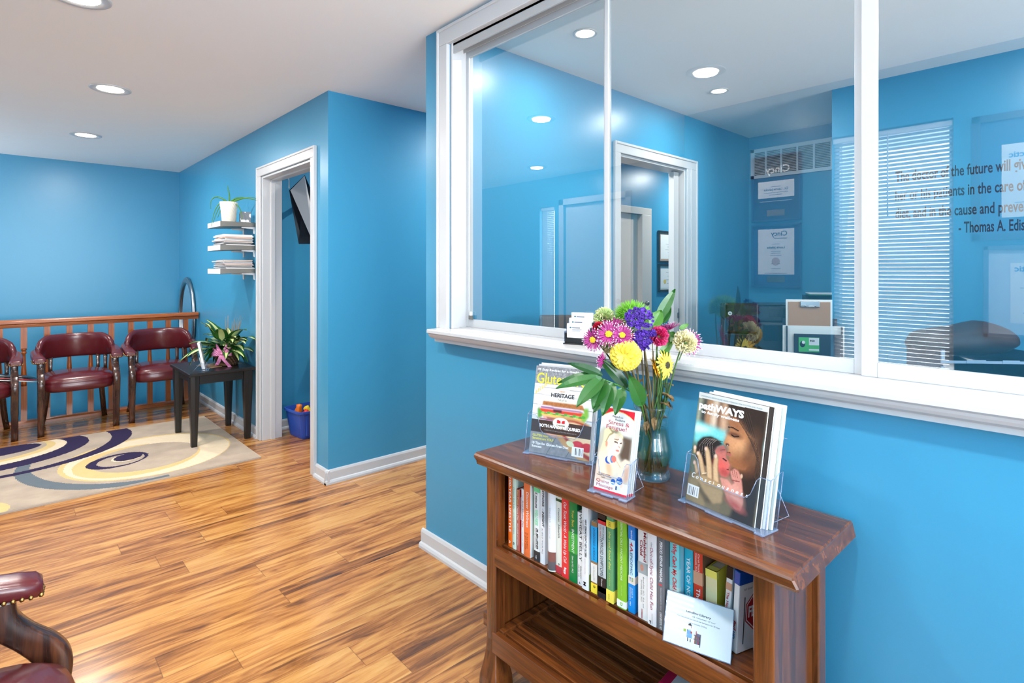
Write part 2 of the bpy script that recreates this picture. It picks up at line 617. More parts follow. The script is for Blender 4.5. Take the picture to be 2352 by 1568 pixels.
def casing(name, X, y0, y1, ztop, wd, th, depth):
    """door lining and casing in a wall that faces -x at X, opening y0..y1"""
    m = MB()
    for ya, yb in ((y0 - wd, y0), (y1, y1 + wd)):
        m.box(X - th, ya, 0, X, yb, ztop)
    m.box(X - th, y0 - wd, ztop, X, y1 + wd, ztop + wd)
    e_ = .0015
    m.box(X - th - .006, y0 - wd - e_, 0, X, y0 - wd + .014, ztop + wd + e_).box(X - th - .006, y1 + wd - .014, 0, X, y1 + wd + e_, ztop + wd + e_).box(X - th - .006, y0 - wd + .014, ztop + wd - .014, X, y1 + wd - .014, ztop + wd + e_)
    m.box(X, y0, 0, X + depth, y0 + .018, ztop).box(X, y1 - .018, 0, X + depth, y1, ztop).box(X, y0 + .018, ztop - .018, X + depth, y1 - .018, ztop)
    m.box(X + .06, y0 + .017, 0, X + .095, y0 + .03, ztop - .0179).box(X + .06, y1 - .03, 0, X + .095, y1 - .017, ztop - .0179).box(X + .06, y0 + .03, ztop - .03, X + .095, y1 - .03, ztop - .017)
    return S(name, m, TRIM, bevel=.003)


casing('door_1', 1.5, 3.557, 4.515, 2.055, .07, .016, .15)
# office doorway (in the wall that faces -y)
m = MB()
for a, b in ((2.784, 2.846), (3.637, 3.772)):
    m.box(a, 2.094, 0, b, 2.11, 2.055)
m.box(2.784, 2.094, 2.055, 3.772, 2.11, 2.122)
m.box(2.846, 2.11, 0, 2.864, 2.24, 2.055).box(3.619, 2.11, 0, 3.637, 2.24, 2.055).box(2.864, 2.11, 2.037, 3.619, 2.24, 2.055)
m.box(2.7825, 2.088, 0, 2.797, 2.1, 2.1235).box(3.757, 2.088, 0, 3.7735, 2.1, 2.1235).box(2.797, 2.088, 2.108, 3.757, 2.1, 2.1235).box(3.68, 2.090, 0, 3.69, 2.1, 2.06)
S('door_2', m, TRIM, bevel=.003)
# edge of the white door standing in the office doorway, with its latch plate
m = MB().box(3.545, 2.15, .01, 3.61, 2.19, 2.03)
d2 = S('door_2_panel', m, TRIM, bevel=.002)
MB().box(3.606, 2.146, .93, 3.612, 2.151, 1.05).box(3.59, 2.146, .98, 3.612, 2.148, 1.02).build('latch_plate', GREYP, d2)
# corridor door beyond
m = MB().box(4.85, 3.304, 0, 5.02, 3.32, 1.9).box(4.18, 3.304, 0, 4.25, 3.32, 1.9).box(4.18, 3.304, 1.9, 5.02, 3.32, 1.97).box(4.85, 3.32, 0, 5.0, 3.45, 1.9)
d3 = S('door_3', m, mat('warm_white_trim', (226, 212, 200), .4), bevel=.003)
m = MB().box(4.25, 3.36, .01, 4.85, 3.395, 1.9)
m.build('door_panel', MATS['warm_white_trim'], d3, .003)
h = MB().tube([(4.86, 3.304, .99), (4.86, 3.26, .99)], .008, 8).ball((4.86, 3.25, .99), .024, 10)
h.build('door_knob', STEEL, d3)
# entrance door and its sidelight
d4 = S('door_4', MB().box(-1.78, 3.5, .01, -1.735, 4.4, 2.09), TRIM)
m = MB()
for a, b in ((3.43, 3.5), (4.4, 4.47)):
    m.box(-1.7, a, 0, -1.684, b, 2.16)
m.box(-1.7, 3.43, 2.09, -1.684, 4.47, 2.16).build('casing', TRIM, d4, .002)
MB().tube([(-1.735, 3.58, 1.0), (-1.68, 3.58, 1.0)], .009).ball((-1.67, 3.58, 1.0), .028).build('door_knob', BRASS, d4)
def trim_win(name, X, y0, y1, z0, z1, wd=.02):
    m = MB()
    m.box(X - .05, y0, z0, X, y0 + wd, z1).box(X - .05, y1 - wd, z0, X, y1, z1).box(X - .05, y0, z0, X, y1, z0 + wd).box(X - .05, y0, z1 - wd, X, y1, z1)
    o = S(name, m, TRIM)
    MB().box(X - .03, y0 + wd, z0 + wd, X - .026, y1 - wd, z1 - wd).build('glass_pane', GLASS, o)
    return o
trim_win('window_2', -.565, .575, 1.16, .7, 2.11, .028)
trim_win('window_3', -1.76, 4.55, 4.8, .5, 2.09, .02)


def blind(name, label, X, y0, y1, z0, z1, tilt, wand=True):
    """horizontal blind hung in a recess that faces +x"""
    t = T(name, label, 'window blind', (X, (y0 + y1) / 2, z1))
    hw = (y1 - y0) / 2
    MB().box(-.015, -hw, -.03, .015, hw, 0).build('headrail', WHITEP, t, .002)
    m = MB(); n = int((z1 - z0 - .05) / .0222)
    for i in range(n):
        z = -.042 - i * .0222
        c, s_ = math.cos(tilt) * .0125, math.sin(tilt) * .0125
        p = [(-c, s_), (-c * .4, s_ * .4 + .0012), (c * .4, -s_ * .4 + .0012), (c, -s_)]
        m.loft([[(a, -hw + .004, z + b) for a, b in p], [(a, hw - .004, z + b) for a, b in p]], 0, True, False, None, False)
    m.build('slats', mat('blind_slat', (186, 194, 202), .45), t)
    MB().box(-.012, -hw + .002, z0 - z1, .012, hw - .002, z0 - z1 + .015).build('bottom_rail', WHITEP, t)
    m = MB()
    for k in (-.6, 0, .6):
        m.tube([(.013, hw * k, -.03), (.013, hw * k, z0 - z1)], .0008, 5)
    m.build('ladder_cord', WHITEP, t)
    if wand:
        MB().tube([(.02, .0, -.02), (.022, .0, -.48)], .004, 6).build('tilt_wand', WHITEP, t)
    return t


blind('window_blind', 'white horizontal blind reflected beside the window lettering, daylight between its slats', -.535, .58, 1.155, .73, 2.105, .80)
blind('window_blind', 'narrow white blind strip reflected in the leftmost glass panel above the chair back', -1.725, 4.575, 4.785, .52, 2.085, 1.1, False)

# ------------------------------------------------------------------ reception window
win = T('window_1', None, None); win['kind'] = 'structure'
TH = .02
m = MB()
m.box(1.48, 2.047, 1.058, 1.5, 2.12, 2.345)
m.box(1.48, -1.1, 2.345, 1.5, 2.12, 2.42)
m.box(1.474, 2.108, 1.058, 1.5, 2.1215, 2.4215).box(1.474, -1.1, 2.408, 1.5, 2.108, 2.4215)
m.build('casing', TRIM, win, .003)
MB().box(1.5, 2.03, 1.0596, 1.62, 2.045, 2.36).box(1.5, -1.0, 2.345, 1.62, 2.03, 2.36).build('jamb_lining', TRIM, win, .002)
m = MB().box(1.505, -1.0, 2.30, 1.512, 2.03, 2.345).box(1.505, -1.0, 2.335, 1.60, 2.03, 2.345).box(1.562, -1.0, 2.315, 1.565, 2.03, 2.345)
m.build('header_track', mat('grey_aluminium', (176, 177, 178), .35), win)
m = MB().box(1.54, -1.0, 1.058, 1.60, 2.03, 1.064)
m.build('sill_track', ALU, win)


def sash(X, y0, y1, st0, st1, name='sash'):
    """sliding glass sash; y0 < y1, stile widths st0 (low y) and st1"""
    t = .013
    z0, z1, rb, rt = 1.064, 2.33, .036, .036
    m = MB()
    m.box(X, y0, z0, X + t, y0 + st0, z1).box(X, y1 - st1, z0, X + t, y1, z1).box(X, y0 + st0, z0, X + t, y1 - st1, z0 + rb).box(X, y0 + st0, z1 - rt, X + t, y1 - st1, z1)
    o = m.build(name, ALU, win, .0015)
    MB().add([(X + t / 2, y0 + st0, z0 + rb), (X + t / 2, y1 - st1, z0 + rb), (X + t / 2, y1 - st1, z1 - rt), (X + t / 2, y0 + st0, z1 - rt)], [(0, 1, 2, 3)]).build('glass_pane', GLASS, o)
    return o


s1 = sash(1.578, 1.212, 2.03, .024, .020)
s2 = sash(1.564, .415, 1.222, .03, .016)
s3 = sash(1.55, -.98, .426, .034, .034)
m = MB().box(1.57, 1.985, 1.10, 1.578, 1.995, 1.135, 0).box(1.568, 1.978, 1.10, 1.579, 2.0, 1.118, 1)
m.build('sash_lock', [WHITEP, STEEL], s1, .001)
# window quotation, black letters on the glass
FX = frame((1.5575, .357, 1.5305), (0, -1, 0), (0, 0, 1), (-1, 0, 0))
m = MB()
U = (.357 - .128) / 33.2
for i, (s_, y, x) in enumerate((('The doctor of the future will give no medicine, but will interest', 0, 0), ('her or his patients in the care of the human frame, in', -.0435, 0),
                               ('diet, and in the cause and prevention of disease.', -.087, 0), ('- Thomas A. Edison', -.126, .118))):
    m.text(s_, FX, w=U * len(s_), h=.0245, x0=x, y0=y, bold=.02)
m.build('lettering', mat('black_vinyl', (14, 12, 18), .5), s3)

# window ledge
L = [(1.55, 1.058), (1.416, 1.058), (1.412, 1.054), (1.412, 1.043), (1.417, 1.040), (1.421, 1.037), (1.424, 1.030), (1.430, 1.022), (1.441, 1.016), (1.452, 1.014), (1.456, 1.012), (1.456, 1.0), (1.5, 1.0), (1.62, 1.0), (1.62, 1.058)]
m = MB().ext(L, 'y', -1.2, 2.105)
S('trim_1', m, TRIM)
MARB = mat('marble', (236, 235, 234), .15)
t_ = NT(MARB)
tc = t_.n('TexCoord'); mp = t_.n('Mapping'); mp.inputs['Scale'].default_value = (9, 2.2, 4); t_.l(tc.outputs['Object'], mp.inputs[0])
nz = t_.n('TexNoise', i_Scale=1.0, i_Detail=6.0, i_Distortion=2.2); t_.l(mp.outputs[0], nz.inputs['Vector'])
t_.l(t_.ramp(nz.outputs[0], [(.475, 'e6e5e4'), (.5, 'd4d0cd'), (.515, 'e6e5e4')]), t_.b.inputs['Base Color'])
S('trim_2', MB().box(1.416, -1.2, 1.0575, 1.66, 2.10, 1.0595), MARB)


# ------------------------------------------------------------------ recessed ceiling lights
LENS = mat('lit_lens', (255, 244, 228), emit=9)


def downlight(label, x, y, r=.070, rt=.108, p=1.0, spread=math.pi):
    t = T('recessed_light', label, 'ceiling light', (x, y, H0))
    MB().lathe([(r, -.001), (r, -.004), (rt * .94, -.007), (rt, -.004), (rt, 0)], 40).build('trim_ring', TRIM, t)
    MB().lathe([(0.001, -.0035), (r * 1.01, -.0035)], 32, cap=False).build('lens', LENS, t)
    a = area('lamp', (x, y, H0 - .012), (0, 0, 0), r * 1.8, r * 1.8, LAMP_W * p, LAMP_C, 'DISK', spread)
    return t


downlight('recessed ceiling light cut by the top left edge of the photo', .24, 2.87)
downlight('recessed ceiling light over the rug, the middle one of the waiting room row', .5, 4.2)
downlight('recessed ceiling light farthest away, near the wooden railing', .52, 5.76)
downlight('recessed ceiling light mirrored large in the middle glass panel', .22, 1.57, p=.72)
downlight('unseen ceiling light added to brighten the near end of the reception room', .22, .25, p=.72)  # invented lamp, fills the room end near the camera
downlight('small lower one of the two lights mirrored in the leftmost glass panel', -1.1, 4.25, p=.8)
downlight('recessed office light seen high in the leftmost glass panel', 2.03, 1.70, .043, .057, .42)
downlight('small recessed office light behind the middle glass, nearest the printer', 3.29, 1.68, .043, .057, .42)
downlight('unseen office light added to brighten the desk by the side wall', 3.0, .2, .043, .057, .42)  # out of sight, put in as office fill
downlight('recessed light in the corridor behind the reception corner', 2.9, 2.78, p=1.4)
downlight('unseen light added to brighten the far end of the corridor', 5.6, 2.78, p=1.1)  # added lamp, lifts the corridor door and wall
downlight('unseen light added to brighten the playroom behind the doorway', 2.7, 4.05, p=.8)  # added lamp, lights the room past the doorway
# ------------------------------------------------------------------ captain's chairs
def sq(c, u, v, a, b, n=20, p=3.5):
    """superellipse ring round c in the directions u, v"""
    c, u, v = Vector(c), Vector(u), Vector(v)
    out = []
    for j in range(n):
        t = 2 * math.pi * j / n
        ct, st = math.cos(t), math.sin(t)
        out.append(c + u * (a * math.copysign(abs(ct) ** (2 / p), ct)) + v * (b * math.copysign(abs(st) ** (2 / p), st)))
    return out


def spline(P, k):
    out = []
    for i in range(len(P) - 1):
        p0, p1, p2, p3 = (np.array(P[max(0, min(len(P) - 1, j))], float) for j in (i - 1, i, i + 1, i + 2))
        for q in range(k):
            t = q / k
            out.append(tuple(.5 * (2 * p1 + (p2 - p0) * t + (2 * p0 - 5 * p1 + 4 * p2 - p3) * t * t + (3 * p1 - p0 - 3 * p2 + p3) * t ** 3)))
    return out + [tuple(P[-1])]


EX, EY, EZ = Vector((1, 0, 0)), Vector((0, 1, 0)), Vector((0, 0, 1))


def make_chair(label, loc, rz, group):
    t = T('captain_chair', label, 'chair', loc, rz, group)
    m = MB()
    m.loft([sq((0, -.033, z + .016), EX, EY, a, b + .022, 32, 4) for z, a, b in ((.325, .222, .215), (.33, .238, .232), (.35, .246, .242), (.385, .247, .243), (.395, .243, .238), (.40, .245, .240), (.42, .240, .234), (.442, .215, .205), (.458, .15, .14), (.464, .05, .05))])
    m.build('seat', LEATHER, t)
    m = MB(); secs = []
    for i in range(25):
        k = -1 + 2 * i / 24
        a = k * math.radians(84)
        e = max(0, (abs(k) - .86) / .14)
        r = Vector((math.sin(a), math.cos(a), 0))
        c = Vector((.258 * math.sin(a), .02 + .215 * math.cos(a), .668 - .012 * e - .05 * max(0, abs(k) - .6)))
        hz = (.104 - .045 * max(0, (abs(k) - .55) / .45) ** 1.5) * (1 - .45 * e * e)
        secs.append(sq(c, r + EZ * .12, EZ - r * .12, .026 * (1 - .5 * e * e), hz, 18, 2.8))
    m.loft(secs)
    m.build('backrest', LEATHER, t)
    for s in (-1, 1):
        m = MB()
        P = [((.262 * s, .10, .632), .030, .034), ((.268 * s, .05, .628), .034, .032), ((.268 * s, -.03, .624), .037, .027), ((.262 * s, -.12, .615), .040, .025), ((.256 * s, -.2, .604), .042, .024), ((.254 * s, -.232, .598), .040, .022), ((.254 * s, -.243, .596), .030, .014)]
        m.loft([sq(c, EX, EZ, a, b, 18, 3) for c, a, b in P])
        arm = m.build('armrest', LEATHER, t)
        m = MB()
        for k in range(7):
            m.ball((.254 * s - .036 + k * .012, -.243 + .004 * abs(k - 3) / 3, .586), .0052, 8)
        for k in range(1, 9):
            m.ball(((.254 + .0008 * k) * s + .040, -.236 + k * .015, .586 + k * .0012), .0052, 8)
            m.ball(((.254 + .0008 * k) * s - .040, -.236 + k * .015, .586 + k * .0012), .0052, 8)
        m.build('nail_trim', BRASS, arm)
        m = MB()
        P = [(.588, -.165, .037), (.55, -.170, .037), (.51, -.195, .040), (.47, -.232, .043), (.43, -.258, .041), (.39, -.266, .036), (.33, -.260, .030), (.22, -.245, .025), (0, -.230, .021)]
        m.loft([sq((.246 * s, y, z), EX, EY, .024 if z > .2 else .022, d * .86, 20, 6) for z, y, d in spline(P, 5)])
        m.build('front_leg', CHWOOD, t)
        m = MB()
        P = [(.36, .17, .185), (.28, .175, .19), (.18, .195, .198), (.08, .225, .208), (0, .255, .22)]
        m.loft([sq((x * s, y, z), EX, EY, .02, .021, 16, 6) for z, y, x in P])
        m.build('rear_leg', CHWOOD, t)
        m = MB()
        for x, y in ((.215, .155), (.165, .195)):
            m.loft([sq((x * s, y, z), EX, EY, w_, .012, 14, 5) for z, w_ in ((.40, .016), (.48, .013), (.60, .016))])
        m.build('back_post', CHWOOD, t)
    return t


CG = 'burgundy captain chairs in the waiting room'
ch = make_chair('burgundy captain chair whole in view before the railing, left of the corner chair', (.485, 6.03, 0), 0, CG)
dup(ch, (1.10, 6.03, 0), -.04, 'burgundy captain chair in the corner by the black side table')
dup(ch, (-.17, 6.02, 0), .03, 'burgundy captain chair cut by the left edge of the photo, magazines beside it')
dup(ch, (-.170, 1.435, 0), math.pi / 2, 'burgundy captain chair close to the camera at the bottom left corner')

# ------------------------------------------------------------------ railing over the stairwell
RY = 6.37
t = T('wooden_railing', 'reddish oak railing with turned balusters behind the waiting room chairs', 'railing', (0, RY, 0))
m = MB().ext([(-.036, .868), (-.024, .862), (.024, .862), (.036, .868), (.036, .892), (.028, .902), (-.028, .902), (-.036, .892)], 'x', -1.69, 1.49)
m.ext([(-.024, .835), (.024, .835), (.028, .862), (-.028, .862)], 'x', -1.69, 1.49)
m.build('handrail', OAK_X, t, .003)
MB().ext([(-.04, .0), (.04, .0), (.04, .02), (.026, .034), (-.026, .034), (-.04, .02)], 'x', -1.69, 1.49).build('base_rail', OAK_X, t)
bal = None
for i in range(20):
    x = 1.378 - i * .1535
    if x < -1.65: break
    if bal is None:
        m = MB()
        m.box(-.021, -.021, .655, .021, .021, .836).box(-.021, -.021, .034, .021, .021, .33)
        m.lathe([(.018, .655), (.021, .648), (.021, .640), (.012, .632), (.019, .622), (.02, .612), (.012, .602), (.0125, .585), (.0145, .53), (.018, .47), (.0205, .42), (.0205, .395), (.015, .38), (.02, .365), (.021, .35), (.02, .33)], 20)
        bal = m.build('baluster', OAK_Z, t)
    else:
        bb = bal.copy(); COL.objects.link(bb); bb.parent = t
        bb.location.x = x; continue
    bal.location.x = x

# oval mirror on the stair side wall
t = T('oval_mirror', 'tall oval mirror in a silver frame on the wall at the railing end', 'mirror', (1.5, 6.80, .82))
ring = []
for i in range(56):
    a = 2 * math.pi * i / 56
    ring.append((-.018, .30 * math.cos(a), .40 * math.sin(a)))
m = MB()
secs = []
for i in range(56):
    a = 2 * math.pi * i / 56
    n = Vector((0, math.cos(a) * .40, math.sin(a) * .30)).normalized()
    secs.append(sq(ring[i], n, EX, .034, .018, 12, 2.5))
m.loft(secs + [secs[0]], cap=False)
m.build('frame', SILVER, t)
MB().add([(-.016, .275 * math.cos(2 * math.pi * i / 56), .375 * math.sin(2 * math.pi * i / 56)) for i in range(56)], [tuple(range(55, -1, -1))]).build('mirror_glass', mat('mirror_silver', (230, 232, 235), .02, 1), t)

# ------------------------------------------------------------------ rug
IM = Img(330, 205, (178, 160, 142), 3)
RX0, RX1, RY0, RY1 = -1.05, 1.35, 4.095, 5.585
rx = lambda x: (x - RX0) / (RX1 - RX0)
ry = lambda y: (RY1 - y) / (RY1 - RY0)
AS = (RX1 - RX0) / (RY1 - RY0)


def re(cx, cy, a, b, c, rot=0):
    """ellipse on the rug in metres: centre, half axes, tilt from +x"""
    k = math.radians(rot)
    x = IM.X * (RX1 - RX0) + RX0; y = RY1 - IM.Y * (RY1 - RY0)
    dx, dy = x - cx, y - cy
    u, v = (dx * math.cos(k) + dy * math.sin(k)) / a, (-dx * math.sin(k) + dy * math.cos(k)) / b
    return ((u * u + v * v) < 1).astype(float)


NAVY, CREAM, GOLD, SLATE, BEIGE = (52, 44, 72), (224, 204, 174), (214, 184, 128), (104, 112, 118), (178, 160, 142)
IM.noise(.16, 5)
base = IM.a.copy()


def back(mask):
    k = mask[..., None]
    IM.a = IM.a * (1 - k) + base * k


# slate sweep, front
s0 = re(.62, 4.72, .54, .66, 0, 20) * (1 - re(.69, 4.77, .53, .655, 0, 20))
IM.put(s0 * (IM.X < rx(.80)), SLATE)
IM.put(re(.95, 5.72, .52, .15, 0, -6) * (1 - re(.95, 5.66, .5, .12, 0, -8)), SLATE)
IM.put(re(1.45, 3.99, .30, .13, 0, 22), SLATE)
# big cream oval
IM.put(re(.79, 4.68, .52, .50, 0, 30), GOLD)
IM.put(re(.80, 4.67, .50, .48, 0, 30), CREAM)
IM.put(re(.715, 4.62, .375, .365, 0, 35), GOLD)
back(re(.765, 4.645, .325, .31, 0, 35))
IM.put(re(.965, 5.0, .14, .12, 0, 30) * re(.80, 4.67, .50, .48, 0, 30) * (1 - re(.765, 4.645, .325, .31, 0, 35)), CREAM)
IM.put(re(.60, 4.675, .185, .155, 0, 25), NAVY)
back(re(.617, 4.672, .14, .125, 0, 25))
IM.put(re(.655, 4.705, .093, .085, 0, 40), CREAM)
IM.put(re(.665, 4.715, .09, .08, 0, 40), NAVY)
# navy crescents, left
IM.put(re(.06, 5.40, .74, .62, 0, 18) * (1 - re(.02, 5.40, .64, .565, 0, 18)), NAVY)
IM.put(re(.0, 5.36, .52, .40, 0, 18) * re(-.1, 5.4, .62, .6, 0, 0), NAVY)
IM.put(re(-.05, 5.40, .43, .31, 0, 12), CREAM)
IM.put(re(-.045, 5.43, .36, .26, 0, 12), GOLD)
back(re(-.06, 5.45, .325, .225, 0, 12))
IM.put(re(-.03, 5.47, .26, .13, 0, 8), NAVY)
IM.put(re(.52, 5.56, .16, .055, 0, 25) * (1 - re(.06, 5.40, .74, .62, 0, 18)), SLATE)
IM.put(re(-.2, 4.16, .24, .20, 0, 0), GOLD); IM.put(re(-.24, 4.12, .2, .16, 0, 0), CREAM)
IM.put(re(-.75, 4.75, .24, .3, 0, 30), CREAM); IM.put(re(-.75, 4.75, .2, .25, 0, 30), NAVY); back(re(-.72, 4.75, .15, .2, 0, 30))
IM.noise(.05, 1)
t = T('area_rug', 'beige area rug with navy and cream swirls under the black side table', 'rug', (0, 0, 0))
IM.build('rug_pile', frame((RX0, RY0, .0125), EX, EY, EZ), RX1 - RX0, RY1 - RY0, t, RUGM)
MB().box(RX0 - .005, RY0 - .005, .0005, RX1 + .005, RY1 + .005, .0115).build('bound_edge', mat('rug_binding', (190, 176, 160), .9), t)

# ------------------------------------------------------------------ black side table
t = T('side_table', 'small black wooden side table with tapered legs at the rug corner', 'table', (1.25, 4.905, 0))
MB().box(-.235, -.31, .540, .235, .31, .566).build('table_top', BLACKW, t, .006)
m = MB().box(-.185, -.25, .47, .185, -.232, .54).box(-.185, .232, .47, .185, .25, .54).box(-.19, -.25, .47, -.172, .25, .54).box(.172, -.25, .47, .19, .25, .54)
m.build('apron', BLACKW, t)
for a in (-1, 1):
    for b in (-1, 1):
        z0 = .0125 if a < 0 else 0
        MB().loft([sq((.188 * a, .25 * b, z), EX, EY, r, r, 12, 8) for z, r in ((z0 + .0005, .020), (.2, .025), (.42, .033), (.539, .034))], smooth=False).build('leg', BLACKW, t)
tag(MB().box(-.13, -.1, 0, .13, .1, .002).build('placemat', mat('tan_paper', (190, 150, 110), .6), None, 0, 2, (1.30, 4.90, .5665), .3), 'tan leaflet lying flat under the basket on the black table', 'leaflet')


def leaf(m, base, d, up, L, W, droop=.3, fold=.15, n=8, mid=0, edge=0, tip=.5, wav=0):
    """leaf blade along d from base, curving away from up; centre strip slot mid, margins slot edge"""
    d, up = Vector(d).normalized(), Vector(up)
    up = (up - d * up.dot(d)).normalized()
    sd = d.cross(up)
    rows, p, cur, nu = [], Vector(base), d.copy(), up.copy()
    for i in range(n + 1):
        k = i / n
        w = W * (math.sin(math.pi * min(1, k ** tip * .97 + .02)) ** .8)
        rows.append([p + sd * (w * q) + nu * (abs(q) * fold * W + wav * W * math.sin(k * 9 + q * 5)) for q in (-1, -.45, 0, .45, 1)])
        R = Matrix.Rotation(-droop / n, 3, sd) if False else Matrix.Rotation(droop / n, 3, -sd)
        cur = R @ cur; nu = R @ nu
        p = p + cur * (L / n)
    v = [q for r in rows for q in r]
    for i in range(n):
        for j in range(4):
            a = i * 5 + j
            m.add([v[a], v[a + 1], v[a + 6], v[a + 5]], [(0, 1, 2, 3)], mid if j in (1, 2) else edge, True)
    return p


LEAFG = mat('leaf_green', (38, 92, 32), .35); LEAFD = mat('leaf_dark', (22, 66, 26), .35); LEAFC = mat('leaf_cream', (206, 214, 146), .4)
LEAFM = mat('leaf_mid', (74, 128, 44), .4); STRAW = mat('dry_straw', (150, 120, 78), .7)

# ------------------------------------------------------------------ basket plant on the side table
random.seed(4)
bc = Vector((1.345, 4.85, .5665))
t = T('basket_plant', 'variegated leafy plant in a wicker basket with pink bow on the black table', 'plant', bc)
wick = mat('wicker', (96, 66, 42), .7)
t_ = NT(wick); tc = t_.n('TexCoord'); wv = t_.n('TexWave', i_Scale=34.0, i_Distortion=1.5); wv.bands_direction = 'Z'; t_.l(tc.outputs['Object'], wv.inputs[0])
w2 = t_.n('TexWave', i_Scale=22.0); w2.bands_direction = 'DIAGONAL'; t_.l(tc.outputs['Object'], w2.inputs[0])
mm = t_.math('MULTIPLY', wv.outputs['Fac'], w2.outputs['Fac']); t_.l(t_.ramp(mm, [(.0, '2e1c10'), (.4, '6e4a2c'), (.9, 'a07a4c')]), t_.b.inputs['Base Color']); t_.bump(mm, .8, .006)
m = MB().lathe([(.001, 0), (.078, 0), (.084, .02), (.092, .07), (.097, .105), (.102, .112), (.102, .122), (.094, .122), (.088, .10), (.001, .095)], 36, cap=False)
m.build('basket', wick, t)
m = MB()
for i in range(9):
    a = i * 2 * math.pi / 9
    m.tube([(.098 * math.cos(a + k * .18), .098 * math.sin(a + k * .18), .108 + .008 * math.sin(k * 2)) for k in range(5)], .005, 6)
m.build('rim_braid', wick, t)
m = MB()
for i in range(46):
    a = rv(.9, 5.4); el = rv(.1, 1.3)
    d = (math.cos(a) * math.cos(el), math.sin(a) * math.cos(el), math.sin(el))
    b0 = Vector((rv(-.04, .04), rv(-.04, .04), .11))
    st = b0 + Vector(d) * rv(.03, .12)
    m.tube([b0, b0 + (st - b0) * .5 + Vector((0, 0, .012)), st], .0025, 5, 1)
    leaf(m, st, d, (0, 0, 1), rv(.14, .23), rv(.036, .056), rv(.5, 1.4), .12, 8, 0, 1)
m.build('variegated_leaves', [LEAFC, LEAFG], t)
m = MB()
for i in range(40):
    a = rv(1.0, 5.2); el = rv(-.1, .6)
    d = (math.cos(a) * math.cos(el), math.sin(a) * math.cos(el), math.sin(el))
    leaf(m, (math.cos(a) * .05, math.sin(a) * .05, rv(.12, .17)), d, (0, 0, 1), rv(.11, .21), rv(.015, .026), rv(.4, 1.2), .1, 6, 1, 0)
m.build('green_leaves', [LEAFG, LEAFD], t)
m = MB()
for i in range(26):
    x, y = rv(-.01, .09), rv(-.06, .06)
    m.tube([(x * .5, y * .5, .10), (x * .8, y * .9, .24), (x * 1.1, y * 1.3, rv(.32, .40))], [.0016, .0016, .0006], 4)
m.build('dry_stalks', STRAW, t)
PINK = mat('pink_ribbon', (226, 130, 178), .6)
t_ = NT(PINK); tc = t_.n('TexCoord'); ck = t_.n('TexChecker', i_Scale=130.0); ck.inputs[1].default_value = tuple(lin((238, 170, 204))) + (1,); ck.inputs[2].default_value = tuple(lin((205, 92, 152))) + (1,)
t_.l(tc.outputs['Object'], ck.inputs[0]); t_.l(ck.outputs[0], t_.b.inputs['Base Color'])
m = MB()
fd = Vector((-.55, -.83, 0)); sdv = Vector((.83, -.55, 0))


def ribbon(pts, w):
    secs = [[Vector(p) + Vector((0, 0, w)), Vector(p) - Vector((0, 0, w))] for p in pts]
    m.loft(secs, 0, True, False, None, False)


c0 = fd * .112 + Vector((0, 0, .105))
for s in (-1, 1):
    for el in (0, .5, 1.0):
        dv = sdv * s * math.cos(el) + EZ * math.sin(el)
        ribbon([c0, c0 + dv * .04 + fd * .030, c0 + dv * .075 + fd * .018, c0 + dv * .07 - fd * .002, c0 + dv * .03 + fd * .006, c0], .015)
for s, L_ in ((.75, .12), (-.5, .09)):
    pts = [c0 + fd * .006 + sdv * (s * .045 * k / 5) * (1 + .2 * k) - EZ * (L_ * k / 5) + fd * .012 * math.sin(k) for k in range(6)]
    secs = [[p - sdv * .014, p + sdv * .014] for p in pts]
    m.loft(secs, 0, True, False, None, False)
m.ball(c0 + fd * .012, .012, 8)
m.build('gingham_bow', PINK, t)

